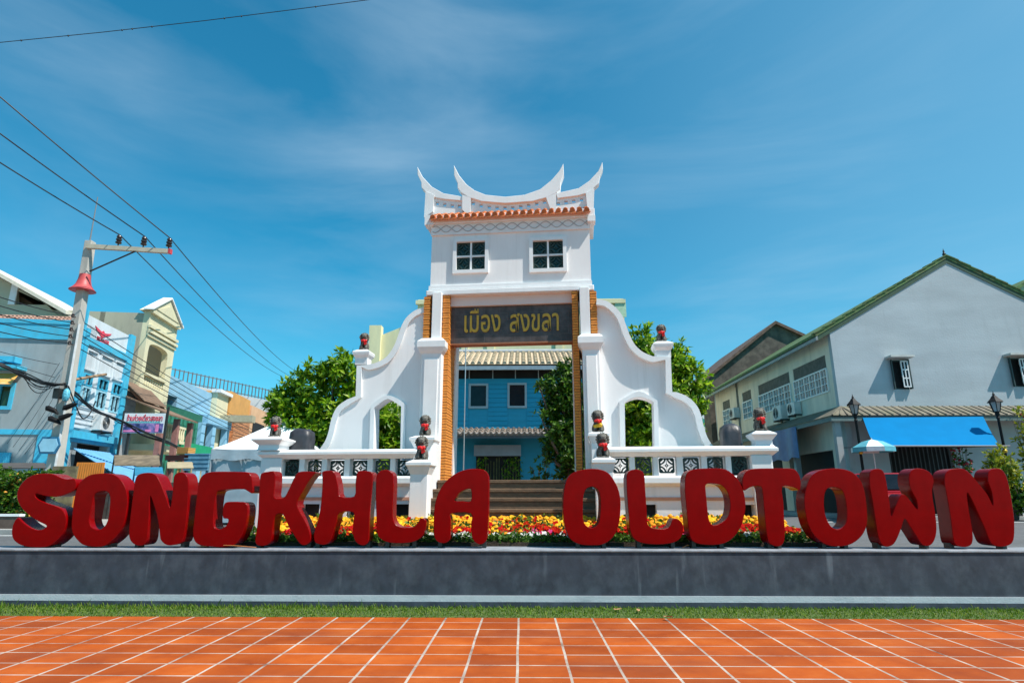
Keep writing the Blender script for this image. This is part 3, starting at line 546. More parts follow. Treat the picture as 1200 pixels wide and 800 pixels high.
# pillars and jambs
def courses(b, x0, x1, y0, y1, z0, z1, core, pitch=.062):
    core.box(x0 + .012, x1 - .012, y0 + .012, y1 - .012, z0, z1); z = z0; k = 0
    while z < z1 - .02:
        j = .006 * (k % 2); b.box(x0 + j, x1 - j, y0 + j, y1 - j, z, min(z + pitch * .72, z1)); z += pitch; k += 1
ztop = gp(600, 343, 0)[1] - .0
zcap1, zcap0 = gp(505, 396, -.42)[1], gp(505, 413.5, -.42)[1]
for sd_, (jx0, jx1, px0, px1, bx0, bx1, cx0, cx1, sx0, sx1) in {'l': (517, 525.2, 506, 516.8, 498, 505.6, 490.8, 518.6, 492.6, 516.4), 'r': (672, 679.4, 679.8, 691.4, 691.8, 699.6, 678.2, 704.6, 683.5, 704)}.items():
    br, co = MB(), MB()
    a, c = gp(jx0, 430, -.1)[0], gp(jx1, 430, -.1)[0]
    courses(br, a, c, -.12, .62, zP, ztop, co)
    a, c = gp(bx0, 370, -.05)[0], gp(bx1, 370, -.05)[0]
    courses(br, a, c, -.20, .5, zcap0, gp(600, 347, 0)[1], co)
    p = br.build('brick_jamb', BRICK, gate); co.build('mortar_core', MORTAR, p)
    a, c = gp(px0, 370, -.22)[0], gp(px1, 370, -.22)[0]
    MB().box(a, c, -.22, .7, zcap0, ztop).build('upper_pillar', WHITE, gate, bevel=.008)
    a, c = gp(sx0, 450, -.34)[0], gp(sx1, 450, -.34)[0]; mx = (a + c) / 2; hw = (c - a) / 2
    MB().box(a, c, -.34, .75, UG - .81, zcap0 + .02).box(a + .07, c - .07, -.365, -.33, zP + .35, zcap0 - .12).build('lower_pillar', WHITE, gate, bevel=.012)
    cb = MB(); yc = .2
    for e0, e1, za, zb in ((.0, .05, zcap0, zcap0 + .07), (.05, .09, zcap0 + .07, zcap0 + .15), (.09, .09, zcap0 + .15, zcap1 - .06), (.09, .0, zcap1 - .06, zcap1 + .02)):
        cb.loft([[(a - e, -.34 - e, z), (c + e, -.34 - e, z), (c + e, .75 + e, z), (a - e, .75 + e, z)] for e, z in ((e0, za), (e1, zb))])
    cb.build('capital', TRIM, gate)
    # plain white return behind the brick
    a, c = gp(jx0, 430, -.1)[0], gp(jx1, 430, -.1)[0]
    MB().box(a - .03, c + .03, .622, 1.0, zP, ztop).build('rear_pillar', WHITE, gate)
xl, xr = gp(517, 370)[0], gp(679.4, 370)[0]
sg0, sg1 = gp(600, 401, .12)[1], gp(600, 358.3, .12)[1]
MB().box(xl + .1, xr - .1, .02, .95, sg1, ztop + .05).build('lintel', mat('bounce_pink_plaster', (.74, .62, .58), .7, .04, 2), gate)  # pink bounce light off the paving put into the lintel colour
jl, jr = gp(525.2, 430, -.1)[0], gp(672, 430, -.1)[0]
sb_ = MB().box(jl - .005, jr + .005, .1, .35, sg0, sg1 - .002).build('sign_board', SLATE, gate)
MB().box(jl - .003, jr + .003, .09, .36, sg0 - .035, sg0 - .002).build('sign_edge', mat('sign_edge_wood', (.32, .13, .06), .6), sb_)
tl = MB()
for i in range(1, 5): tl.box(jl, jr, .096, .1, sg0 + (sg1 - sg0) * i / 5 - .004, sg0 + (sg1 - sg0) * i / 5 + .001)
for i in range(5):
    for k in range(8): x = jl + (jr - jl) * (k + .5 * (i % 2) + .25) / 8; tl.box(x - .003, x + .003, .0965, .1, sg0 + (sg1 - sg0) * i / 5, sg0 + (sg1 - sg0) * (i + 1) / 5 - .005)
tl.build('slate_joints', mat('slate_joint', (.13, .12, .12), .8), sb_)
for txt, q in (('เมือง', (544.6, 362.5, 586.6, 388.6)), ('สงขลา', (597.5, 367.6, 655, 387.4))):
    me = text_mesh(txt, 'lettering', .012, .010); r = gr(*q, .09); mesh_obj(fit_text(me, r[0], r[1], r[2], r[3], .086), 'lettering', GOLD, sb_)
# wing walls
c6 = lambda l: [(300 + a / 3.636, 340 + b / 3.636) for a, b in l]
c7 = lambda l: [(680 + a / 3.6375, 340 + b / 3.6375) for a, b in l]
YW = -.12
for side in ('l', 'r'):
    if side == 'l':
        top = smooth_line(c6([(722,74),(680,88),(642,120),(620,160),(606,200),(590,240),(560,284),(520,308),(482,318)]), 3)
        pier = c6([(432,322),(428,452)]); bot = smooth_line(c6([(392,466),(357,490),(336,520),(322,560),(312,605),(297,645),(272,680)]), 3)
        arch = c6([(508,690),(508,502)]) + smooth_line(c6([(508,502),(530,484),(556,467),(572,466),(600,481),(622,497)]), 3)[1:] + c6([(622,690)])
        trim = c6([(490,690),(492,494)]) + smooth_line(c6([(492,494),(520,470),(550,452),(580,451),(612,466),(640,488)]), 3)[1:] + c6([(640,690)])
        inner_x = 500
    else:
        top = smooth_line(c7([(70,46),(112,54),(150,82),(175,112),(192,152),(208,196),(232,240),(266,270),(306,287)]), 3)
        pier = c7([(382,290),(388,438)]); bot = smooth_line(c7([(405,438),(450,456),(488,490),(508,530),(520,580),(537,630),(562,668)]), 3)
        arch = c7([(188,680),(188,480)]) + smooth_line(c7([(188,480),(214,464),(248,456),(284,463),(311,477)]), 3)[1:] + c7([(311,680)])
        trim = c7([(168,680),(166,474)]) + smooth_line(c7([(166,474),(202,452),(250,432),(298,454),(330,472)]), 3)[1:] + c7([(330,680)])
        inner_x = 697
    ol = G.pts(top, YW) + G.pts(pier, YW) + G.pts(bot, YW); xi = gp(inner_x, 420, YW)[0]
    ar = G.pts(arch, YW); tr = G.pts(trim, YW)
    ar[0] = (ar[0][0], zP + .02); ar[-1] = (ar[-1][0], zP + .02); tr[0] = (tr[0][0], zP + .022); tr[-1] = (tr[-1][0], zP + .022)
    body = [(xi, ol[0][1])] + ol + [(ol[-1][0], zP), (xi, zP)]
    ww = MB().prism(body, [ar], YW, YW + .30).build('wing_wall', PALEGATE, gate)
    sgn = -1 if side == 'l' else 1
    ins = inset_line(ol, sgn * .13)
    MB().prism(ol + ins[::-1], [], YW - (.05 if side == 'l' else .14), YW + .34).build('wing_rim', TRIM, ww)
    MB().prism(tr + ar[::-1], [], YW - .07, YW - .001).build('arch_trim', TRIM, ww)
    # pedestal on the pier
    q = c6([(425, 256), (492, 318)]) if side == 'l' else c7([(305, 222), (395, 290)])
    r = gr(q[0][0], q[0][1], q[1][0], q[1][1], YW + .1); cx = (r[0] + r[1]) / 2; h = r[3] - r[2]; hw = (r[1] - r[0]) / 2
    MB().sqlathe((cx, YW + .1, r[2] - .01), [(hw * .72, 0), (hw * .72, h * .42), (hw * .95, h * .62), (hw, h * .78), (hw * .98, h * .86), (hw * .55, h)]).build('pedestal', TRIM, gate)
    if side == 'l': LIONP = [(cx, YW + .1, r[3])]
    else: LIONP.append((cx, YW + .1, r[3]))

# ------------------------------------------------------------------ TERRACE, STEPS, BALUSTRADES
YB = -1.05                                       # balustrade front plane
ter = thing('stone_staircase', 'brown stone steps climbing to the gate between white cheek posts', 'staircase', frame=G)
sxl, sxr = gp(503.5, 590, -1.2)[0], gp(701.5, 590, -1.2)[0]
steps_py = [562, 572.6, 583.4, 596.4, 609]; zs = []
for k, py in enumerate(steps_py): zs.append(gp(600, py, -.60 - .30 * k)[1])
zs += [zs[-1] - .18, 0]
tb = MB()
for k in range(len(zs) - 1):
    e = .03 * k
    tb = MB().box(sxl - e, sxr + e, -.60 - .30 * k, 2.0 if k == 0 else -.60 - .30 * (k - 1) + .04, zs[k] - .065, zs[k]).box(sxl - e + .01, sxr + e - .01, -.575 - .30 * k, 2.0 if k == 0 else -.58 - .30 * (k - 1), zs[k + 1] - .02, zs[k] - .066)
    tb.build('step', STEP, ter, bevel=.01)
terr = thing('gate_terrace', 'paved terrace on which the white gate stands', 'terrace', frame=G)
gx0, gx1 = gp(312, 540, YB + .3)[0], gp(902, 540, YB + .3)[0]
MB().box(gx0 + .05, sxl - .12, YB + .3, 2.2, 0, zP - .003).box(sxr + .12, gx1 - .05, YB + .3, 2.2, 0, zP - .003).box(sxl - .12, sxr + .12, 2.0, 2.2, 0, zP - .004).build('terrace_block', WHITE, terr)
proto_l = None
def balustrade(label, pxs, hw_px, rail, cap_px, ped, under, lat_y, side):
    global proto_l
    t = thing('balustrade', label, 'balustrade', frame=G, group='balustrades beside the steps')
    xa, xb = gp(rail[0], 528, YB)[0], gp(rail[1], 528, YB)[0]
    zr1 = gp(600 if 0 else (rail[0] + rail[1]) / 2, rail[2], YB - .1)[1]; zr0 = gp((rail[0] + rail[1]) / 2, rail[3], YB - .1)[1]
    b = MB(); b.loft([[(xa - e, YB - .02 - e, z), (xb + e, YB - .02 - e, z), (xb + e, YB + .27 + e, z), (xa - e, YB + .27 + e, z)] for e, z in ((.0, zr0 - .06), (.07, zr0), (.10, zr0 + .03), (.10, zr1 - .05), (.03, zr1))])
    b.build('top_rail', TRIM, t)
    la, lb_ = gp((rail[0] + rail[1]) / 2, lat_y[0], YB + .12)[1], gp((rail[0] + rail[1]) / 2, lat_y[1], YB + .12)[1]
    l0 = gp((rail[0] + rail[1]) / 2, under[0], YB - .08)[1]; l1 = gp((rail[0] + rail[1]) / 2, under[1], YB - .08)[1]
    holes = []; sz = la - lb_; cs = [gp(x, 547, YB + .12)[0] for x in pxs]
    for c in cs: holes.append([(c - sz / 2 - .03, lb_ - .06), (c + sz / 2 + .03, lb_ - .06), (c + sz / 2 + .03, la + .03), (c - sz / 2 - .03, la + .03)])
    MB().prism([(xa, l0), (xb, l0), (xb, zr0 - .06), (xa, zr0 - .06)], holes, YB, YB + .24).build('pierced_wall', PALEGATE, t)
    MB().loft([[(xa - .0, YB - e, z), (xb + .0, YB - e, z), (xb, YB + .28, z), (xa, YB + .28, z)] for e, z in ((.02, l1 - .06), (.10, l1), (.10, l0 - .01), (.04, l0 + .03))]).build('lower_rail', TRIM, t)
    zw = l1 - .06
    vents = []
    for x in cs[1::2]: vents.append([(x - .2, .25), (x + .2, .25), (x + .2, .62), (x - .2, .62)])
    MB().prism([(xa, -.02), (xb, -.02), (xb, zw), (xa, zw)], vents, YB + .02, YB + .24).build('base_wall', PALEGATE, t)
    MB().box(xa + .02, xb - .02, YB + .0, YB + .02, .70, .76).build('base_moulding', mat('terracotta_paint', (.55, .27, .18), .7), t)
    MB().box(xa + .1, xb - .1, YB + .26, YB + .29, .2, .66).build('vent_backing', BLACK, t)
    for c in cs:
        if proto_l is None:
            proto_l = lattice_mesh(1, .05).build('lattice_panel', GRILL, t); o = proto_l
        else:
            o = proto_l.copy(); COL.objects.link(o); o.parent = t
        o.location = (c, YB + .14, (la + lb_) / 2); o.scale = (sz, 1, sz)
    # end pier with pedestal
    q = gr(cap_px[0], cap_px[1], cap_px[2], cap_px[3], YB + .12); pw = (q[1] - q[0]) / 2; cx = (q[0] + q[1]) / 2
    MB().box(cx - pw, cx + pw, YB - .06, YB + .3, -.02, zr0 - .05).build('end_pier', PALEGATE, t, bevel=.01)
    r = gr(ped[0], ped[1], ped[2], ped[3], YB + .12); cx = (r[0] + r[1]) / 2; h = r[3] - zr1; hw = (r[1] - r[0]) / 2
    MB().sqlathe((cx, YB + .12, zr1 - .01), [(hw * .78, 0), (hw * .68, h * .1), (hw * .66, h * .38), (hw * .72, h * .44), (hw * .95, h * .66), (hw, h * .72), (hw, h * .80), (hw * .5, h * 1.0)]).build('pedestal', TRIM, t)
    LIONP.append((cx, YB + .12, r[3])); return xa, xb, zr1
balustrade('white pierced balustrade beside the white tent, six dark lattice panels', [343.4, 369.5, 395.7, 422.3, 448.8, 475], 17, (311, 484, 526.2, 533.6), (311, 538, 333, 560), (304.5, 511.8, 338.5, 528), (559.5, 566), (539.4, 557.4), 'l')
balustrade('white pierced balustrade towards the blue awning, six dark lattice panels', [727, 754.2, 781.4, 810, 838.4, 866.6], 17.5, (717, 904, 522.4, 530.4), (877, 535, 903, 558), (877, 504.6, 907.5, 521.6), (558.8, 565.5), (536, 554), 'r')
def post(px, cap, pedz, yc, name_label, shaft_px):
    r = gr(cap[0], cap[1], cap[2], cap[3], yc); cx = (r[0] + r[1]) / 2; hw = (r[1] - r[0]) / 2; h = r[3] - r[2]
    q0, q1 = gp(shaft_px[0], cap[3] + 20, yc)[0], gp(shaft_px[1], cap[3] + 20, yc)[0]; sw = (q1 - q0) / 2
    t = thing('cheek_post', name_label, 'post', frame=G, group='white posts beside the steps')
    MB().box(cx - sw, cx + sw, yc - sw, yc + sw, 0, r[2] + .01).build('shaft', PALEGATE, t, bevel=.01)
    MB().sqlathe((cx, yc, r[2]), [(sw, 0), (sw * 1.08, h * .15), (hw * .92, h * .55), (hw, h * .62), (hw, h * .82), (hw * .55, h)]).build('cap', TRIM, t)
    LIONP.append((cx, yc, r[3]))
post(0, (483.5, 511.2, 512.2, 525), 0, -.62, 'taller white square step post next to the gate pillar on the tent side', (487, 507))
post(0, (688.6, 506.6, 714, 520), 0, -.62, 'taller white square step post next to the gate pillar on the awning side', (692, 710))
post(0, (479.6, 539, 508, 556), 0, -1.75, 'white square post at the foot of the steps between the letters L and A', (484, 504.5))
post(0, (693, 536, 721.5, 553), 0, -1.75, 'white square post at the foot of the steps behind the second word O', (697, 718))
for a, nm in ((sxl - .16, 'low white cheek wall on the tent side of the steps'), (sxr + .02, 'low white cheek wall on the awning side of the steps')):
    t = thing('cheek_wall', nm, 'wall', frame=G)
    pr = [(-1.55, 0), (-1.55, zs[3] + .35), (-1.2, zs[2] + .45), (-.95, zP + .18), (-.75, zP + .75), (-.36, zP + .75), (-.36, 0)]
    b = MB(); b.loft([[(a, y, z) for y, z in pr], [(a + .14, y, z) for y, z in pr]]); b.build('wall_face', TRIM, t, bevel=.01)

# ------------------------------------------------------------------ STONE LIONS
STONE = mat('dark_carved_stone', (.10, .092, .08), .85, .55, 22, .9, 60, dirt=(.34, .32, .27), dscale=11, dirt_amt=.8)
def skin_mesh(name, verts, edges, radii, sub=1):
    me = bpy.data.meshes.new(name); me.from_pydata(verts, edges, []); o = bpy.data.objects.new('tmp', me); COL.objects.link(o)
    m = o.modifiers.new('skin', 'SKIN'); m.use_smooth_shade = True
    for i, r in enumerate(radii): me.skin_vertices[0].data[i].radius = (r, r) if not isinstance(r, tuple) else r
    me.skin_vertices[0].data[0].use_root = True
    s_ = o.modifiers.new('s', 'SUBSURF'); s_.levels = sub; s_.render_levels = sub
    r = bpy.data.meshes.new_from_object(o.evaluated_get(bpy.context.evaluated_depsgraph_get())); bpy.data.objects.remove(o); bpy.data.meshes.remove(me); r.name = name; return r
V = [(0, .10, .12), (0, .03, .22), (0, -.03, .31), (0, -.06, .41), (0, -.14, .40), (0, -.19, .37),       # haunch, back, chest, head, muzzle
     (-.065, -.08, .22), (-.07, -.10, .10), (-.07, -.12, .02), (.065, -.08, .22), (.07, -.10, .10), (.07, -.12, .02),
     (-.10, .03, .10), (-.11, -.05, .03), (.10, .03, .10), (.11, -.05, .03),
     (0, .17, .20), (0, .19, .33), (-.085, -.05, .495), (.085, -.05, .495)]
E = [(0, 1), (1, 2), (2, 3), (3, 4), (4, 5), (2, 6), (6, 7), (7, 8), (2, 9), (9, 10), (10, 11), (0, 12), (12, 13), (0, 14), (14, 15), (0, 16), (16, 17), (3, 18), (3, 19)]
RD = [.11, .105, .115, .10, .07, .055, .05, .04, .05, .05, .04, .05, .075, .055, .075, .055, .035, .028, .032, .032]
lion_me = skin_mesh('body', V, E, RD, 2)
for v in lion_me.vertices:                        # curled mane
    d = v.co - Vector((0, -.02, .37)); k = max(0, 1 - d.length / .17)
    v.co += v.normal * (.018 * math.sin(v.co.x * 120) * math.sin(v.co.z * 110) * (k > 0))
mane = MB()
random.seed(3)
for i in range(44):
    a = 2 * math.pi * i / 14; r_ = (.125, .11, .085, .06)[i // 14 if i // 14 < 4 else 3]; yy = (-.05, .0, .05, .09)[min(i // 14, 3)]
    puff(mane, (r_ * math.cos(a), yy + random.uniform(-.02, .02), .385 + r_ * math.sin(a) * .95), random.uniform(.028, .040), 1)
REDCLOTH = mat('red_ribbon', (.75, .012, .012), .5, .2, 20)
YELCLOTH = mat('yellow_cloth', (.75, .45, .02), .6, .2, 20)
bow = MB(); puff(bow, (.01, -.165, .262), .05, .9); puff(bow, (-.05, -.145, .272), .042, .9); puff(bow, (.065, -.145, .268), .042, .9); bow.slab([(.0, -.17, .27), (.05, -.17, .27), (.07, -.15, .15), (.02, -.15, .14)], (0, .01, 0)).slab([(.03, -.168, .27), (.07, -.168, .27), (.11, -.14, .18), (.08, -.14, .16)], (0, .01, 0))
LN = ['dark stone lion with red bow on the high wing pier before the pale yellow block', 'dark stone lion with red bow on the high wing pier before the rounded tree',
      'dark stone lion with red bow on the balustrade end beside the white tent', 'dark stone lion with red bow on the balustrade end near the blue awning',
      'dark stone lion with red bow on the taller step post above the letter A', 'dark stone lion with red bow and yellow cloth on the taller step post',
      'dark stone lion with red bow on the lower step post between L and A', 'dark stone lion with red bow on the lower step post behind the second word']
lion0 = None
LH = [23.5, 23, 25, 26, 26, 26.5, 26.5, 26.5]
for i, (x, y, z) in enumerate(LIONP):
    if lion0 is None:
        lion0 = thing('stone_lion', LN[0], 'statue', group='stone lions on the gate')
        mesh_obj(lion_me, 'body', STONE, lion0, 60); mane.build('mane', mat('pale_carved_stone', (.19, .175, .145), .85, .6, 24, .9, 60, dirt=(.04, .038, .035), dscale=14, dirt_amt=.9), lion0, smooth=60)
        MB().box(-.13, .13, -.17, .2, 0, .03).build('plinth', STONE, lion0, bevel=.006)
        bow.build('ribbon', REDCLOTH, lion0, smooth=50); o = lion0
    else: o = copy_tree(lion0)
    o['label'] = LN[i]; o.location = G.o + G.m @ Vector((x, y, z - .005)); o.rotation_euler = (0, 0, G.rz + (.15 if x < 0 else -.12) + .12 * math.sin(i * 3)); hh = LH[i] / 55 / .52; o.scale = (hh * .90, hh * .90, hh * .95)
    if i == 5: YC = MB(); puff(YC, (.06, -.15, .17), .055, .8); YC.slab([(-.12, -.15, .16), (.10, -.16, .22), (.11, -.15, .12), (-.1, -.14, .10)], (0, .02, 0)); YC.build('yellow_cloth', YELCLOTH, o, smooth=50)
# covered gear standing on the terrace behind the rails
TARP = mat('dark_tarpaulin', (.035, .035, .042), .45, .3, 6, .5, 8)
def tarp(name, label, q, yc, dep, seed, round_top):
    r = gr(*q, yc); random.seed(seed); cx = (r[0] + r[1]) / 2; hw = (r[1] - r[0]) / 2; t = []
    z0 = zP; h = r[3] - z0; rings = []
    for k, (s_, f) in enumerate([(1, 0), (1.02, .3), (.98, .6), (1.0, .82), (.86 if round_top else .97, .94), (.45 if round_top else .6, 1.0), (.1, 1.0)]):
        rings.append([(cx + hw * s_ * max(-1, min(1, 1.25 * math.cos(a))) * (1 + .05 * random.uniform(-1, 1)), yc + dep * s_ * max(-1, min(1, 1.25 * math.sin(a))) * (1 + .06 * random.uniform(-1, 1)), z0 + h * f + random.uniform(-.015, .015)) for a in [2 * math.pi * j / 20 for j in range(20)]])
    o = MB().loft(rings).build(name, TARP, None, smooth=70); o.location = G.o; o.rotation_euler = (0, 0, G.rz); return tag(o, label, 'cover')
tarp('covered_loudspeaker', 'black tarpaulin pulled over a tall box behind the balustrade, before the leafy tree', (343, 503, 365, 526), -.45, .2, 5, False)
tarp('covered_bundle', 'dark rounded tarpaulin bundle behind the balustrade near the cream side wall', (843.5, 497, 868, 521), -.45, .24, 8, True)

# ------------------------------------------------------------------ TREES
LEAFT = island('tree_leaf', [(.04, .13, .004), (.11, .26, .006), (.24, .42, .012), (.42, .56, .04)], .40, .5)
LEAFD = island('dark_tree_leaf', [(.015, .055, .004), (.03, .10, .006), (.07, .17, .010), (.15, .27, .02)], .42, .35)
BARK = mat('bark', (.14, .11, .085), .9, .3, 10, .6, 30)
def tree(label, base, blobs, n, seed, leafm, ll=.16, lw=.032, name='tree'):
    """blobs: (centre, radii) in world; leaves gather in tufts on twigs spread through them"""
    rd = random.Random(seed); random.seed(seed)
    t = thing(name, label, 'tree', base); b0 = Vector(base)
    wood = MB(); top = max(c[2] for c, r in blobs)
    cen = sum((Vector(c) for c, r in blobs), Vector()) / len(blobs)
    fork = Vector((0, 0, (cen.z - b0.z) * .5)); wood.tube([(0, 0, -.1), tuple(fork * .5 + Vector((.05, .03, 0))), tuple(fork)], .16, 10, .11)
    for c, r in blobs:
        e = Vector(c) - b0; m = (fork + e) / 2 + Vector((rd.uniform(-.2, .2), rd.uniform(-.2, .2), -.1)); wood.tube(smooth_line([tuple(fork), tuple(m), tuple(e)], 4), .07, 6, .015)
    wood.build('trunk', BARK, t, smooth=60)
    b = MB(); n *= 1.75; vol = [r[0] * r[1] * r[2] for c, r in blobs]; tot = sum(vol)
    for (c, r), v in zip(blobs, vol):
        k = max(8, int(n / 9 * v / tot)); c = Vector(c) - b0
        for i in range(k):
            d = Vector((rd.gauss(0, 1), rd.gauss(0, 1), rd.gauss(0, 1))).normalized(); f = rd.uniform(.12, 1.0) ** .5 * rd.uniform(.80, 1.22)
            p = c + Vector((d.x * r[0], d.y * r[1], d.z * r[2])) * f
            ax = (d + Vector((0, 0, .55))).normalized()
            for j in range(rd.randint(7, 12)):
                a = Vector((rd.gauss(0, 1), rd.gauss(0, 1), rd.gauss(0, 1))).normalized(); dd = (ax * .7 + a).normalized()
                leaf(b, p + dd * rd.uniform(.0, .05), dd + Vector((0, 0, -.15)), rd.uniform(.7, 1.25) * ll, rd.uniform(.8, 1.2) * lw, ax)
    b.build('crown', leafm, t, recalc=False); return t
def P(px, py, Y): return tuple(at(px, py, Y))
def blob(px, py, Y, rx, rz=None, ry=None):
    s_ = Y / math.cos(R(PITCH)) / F * .97; return (P(px, py, Y), (rx * s_, (ry or rx * .8) * s_, (rz or rx) * s_))
Y1 = 19.0
tree('leafy green tree with white blossom behind the wing wall, beside the white tent', (at(385, 600, Y1).x, Y1, UG),
     [blob(335, 470, Y1, 24, 22), blob(362, 452, Y1, 26, 25), blob(392, 430, Y1 - .3, 18, 19), blob(408, 445, Y1, 26, 30), blob(345, 500, Y1, 30, 24), blob(385, 495, Y1, 36, 32), blob(430, 490, Y1, 34, 40), blob(460, 505, Y1 + .3, 30, 32), blob(325, 492, Y1, 14, 16), blob(403, 418, Y1, 11, 11), blob(370, 530, Y1 + .5, 50, 26), blob(440, 540, Y1 + .3, 40, 30)], 9500, 21, LEAFT, .26, .050)
tree('rounded green tree behind the wing wall, beside the dark old gable', (at(775, 600, Y1).x, Y1, UG),
     [blob(752, 398, Y1, 18, 18), blob(765, 420, Y1, 28, 26), blob(790, 425, Y1, 24, 26), blob(806, 445, Y1, 22, 24), blob(815, 470, Y1, 14, 22), blob(790, 470, Y1, 30, 30), blob(760, 470, Y1, 34, 40), blob(750, 505, Y1, 30, 30), blob(800, 500, Y1, 22, 26), blob(740, 440, Y1, 20, 30), blob(770, 535, Y1, 46, 26)], 8500, 22, LEAFT, .24, .046)
Y3 = 17.6
tree('dark green bushy tree seen through the gate opening before the turquoise house', (at(668, 590, Y3).x, Y3, UG),
     [blob(664, 432, Y3, 12, 14), blob(652, 455, Y3, 17, 18), blob(670, 470, Y3, 22, 30), blob(648, 480, Y3, 15, 14), blob(660, 505, Y3, 24, 24), blob(685, 500, Y3, 26, 40), blob(652, 530, Y3, 16, 14), blob(676, 540, Y3, 24, 24), blob(632, 452, Y3 - .3, 6, 6), blob(634, 488, Y3 - .2, 8, 7)], 6500, 23, LEAFD, .17, .036)
# small shrub at the foot of that tree
def shrub(name, label, base, h, r, n, seed, m, ll=.14, lw=.03, cat='plant', blossoms=None, pot=None, group=None):
    rd = random.Random(seed); random.seed(seed); t = thing(name, label, cat, base, group=group); z0 = 0
    if pot:
        MB().lathe((0, 0, 0), [(pot * .7, 0), (pot, pot * 1.5), (pot * 1.1, pot * 1.55), (pot * 1.1, pot * 1.7), (pot * .9, pot * 1.7)], 16).build('pot', mat('dark_pot', (.05, .04, .035), .6), t, smooth=40); z0 = pot * 1.5
    st = MB()
    for i in range(7):
        a = i * .9; st.tube([(0, 0, z0), (math.cos(a) * r * .4, math.sin(a) * r * .4, z0 + h * .55), (math.cos(a) * r * .7, math.sin(a) * r * .7, z0 + h * .9)], .016, 5, .006)
    st.build('stem', BARK, t)
    b = MB(); fl = MB()
    for i in range(n):
        d = Vector((rd.gauss(0, 1), rd.gauss(0, 1), rd.gauss(0, 1))).normalized(); f = rd.uniform(.3, 1.05)
        p = Vector((d.x * r * f, d.y * r * f, z0 + h * .55 + d.z * h * .5 * f))
        for j in range(5):
            a = Vector((rd.gauss(0, 1), rd.gauss(0, 1), rd.gauss(0, 1) + .3)).normalized(); leaf(b, p, (d * .6 + a), ll * rd.uniform(.7, 1.2), lw, d)
        if blossoms and rd.random() < blossoms[1]: puff(fl, p + d * .05, rd.uniform(.035, .06), .9)
    b.build('foliage', m, t, recalc=False)
    if blossoms and fl.v: fl.build('blossoms', blossoms[0], t, smooth=50, recalc=False)
    return t
shrub('flowering_bush', 'small dark bush at the doorway behind the steps', P(634, 590, 18.5)[:2] + (UG,), 1.8, .38, 120, 31, LEAFD)
hib = mat('red_blossom', (.55, .01, .02), .6)

# ------------------------------------------------------------------ HOUSES BEHIND THE GATE
B = Frame((at(600, 580, 26).x, 26, UG), 0)
bh = thing('turquoise_house', 'turquoise boarded house with tan tiled roof seen through the gate', 'house', frame=B)
bx0, bx1 = -4.9, 6.2
zw1 = B.pt(600, 433)[1]; ze = B.pt(600, 505)[1]; zv0 = B.pt(600, 443.5)[1]
wa, wb_ = B.rect(549.6, 449.6, 572, 478.4), B.rect(594.8, 448.8, 617.4, 478)
wl_ = MB().prism([(bx0, 0), (bx1, 0), (bx1, zv0), (bx0, zv0)], [hole(wa, .03), hole(wb_, .03)], 0, .2).box(bx0, bx0 + .2, .2, 8, 0, zv0).box(bx1 - .2, bx1, .2, 8, 0, zv0)
z = ze + .05
while z < zv0 - .1:                               # lapped boards above the lower eave
    for u0, u1 in ((bx0, wa[0]), (wa[1], wb_[0]), (wb_[1], bx1)): wl_.loft([[(u0, -.012, z), (u1, -.012, z), (u1, 0, z + .19), (u0, 0, z + .19)], [(u0, -.035, z), (u1, -.035, z), (u1, -.012, z + .19), (u0, -.012, z + .19)]][::-1])
    z += .2
wl_.build('wall', TURQ, bh)
GREYTRIM = mat('grey_trim', (.42, .47, .50), .6, .06, 4)
for q in (wa, wb_): window(bh, q[0], q[1], q[2], q[3], 0, GREYTRIM, GLASS, .09, 1, 1, .08)
MB().box(bx0, bx1, .05, .3, zv0, zw1).build('vent_band', BLACK, bh)
vb = MB()
for px in (524, 550, 577.5, 604, 631, 658, 685): x = B.pt(px, 438)[0]; vb.box(x - .02, x + .02, -.02, .05, zv0, zw1)
vb.build('vent_dividers', GREYTRIM, bh)
zr0, zr1 = B.pt(600, 427, -.7)[1], B.pt(600, 411.5, 2.2)[1]
MB().box(bx0 - .5, bx1 + .5, -.72, -.66, B.pt(600, 433, -.7)[1], zr0).build('eave_board', mat('blue_grey_board', (.22, .30, .36), .6), bh)
rb_ = MB(); TAN = mat('tan_roof_tile', (.56, .45, .31), .75, .22, 8, .3, 20, dirt=(.33, .25, .17), dscale=2)
def tiled(b, xa, xb, ya, za, yb_, zb, nx, rows=7, r=None):
    b.slab([(xa, ya, za), (xb, ya, za), (xb, yb_, zb), (xa, yb_, zb)], (0, 0, -.08)); st = (xb - xa) / nx; r = r or st * .36
    for i in range(nx):
        x = xa + st * (i + .5)
        for k in range(rows):
            t0, t1 = k / rows, (k + 1.1) / rows; b.tube([(x, ya + (yb_ - ya) * t0, za + (zb - za) * t0 + .03), (x, ya + (yb_ - ya) * min(t1, 1), za + (zb - za) * min(t1, 1) - .01)], r, 6, r * .85)
tiled(rb_, bx0 - .5, bx1 + .5, -.72, zr0 + .02, 2.6, zr1 + .05, 44, 8)
rb_.build('roof', TAN, bh, smooth=50)
MB().tube([(bx0, 2.6, zr1 + .08), (bx1, 2.6, zr1 + .08)], .12, 8).build('roof_ridge', mat('grey_ridge', (.36, .38, .40), .7), bh, smooth=50)
le = MB(); tiled(le, bx0 - .4, bx1 + .4, -1.5, B.pt(600, 508, -1.5)[1], 0, ze + .12, 52, 3); lo = le.build('lower_roof', mat('dark_lower_tile', (.20, .16, .13), .8, .2, 6), bh, smooth=50)
tip = MB()
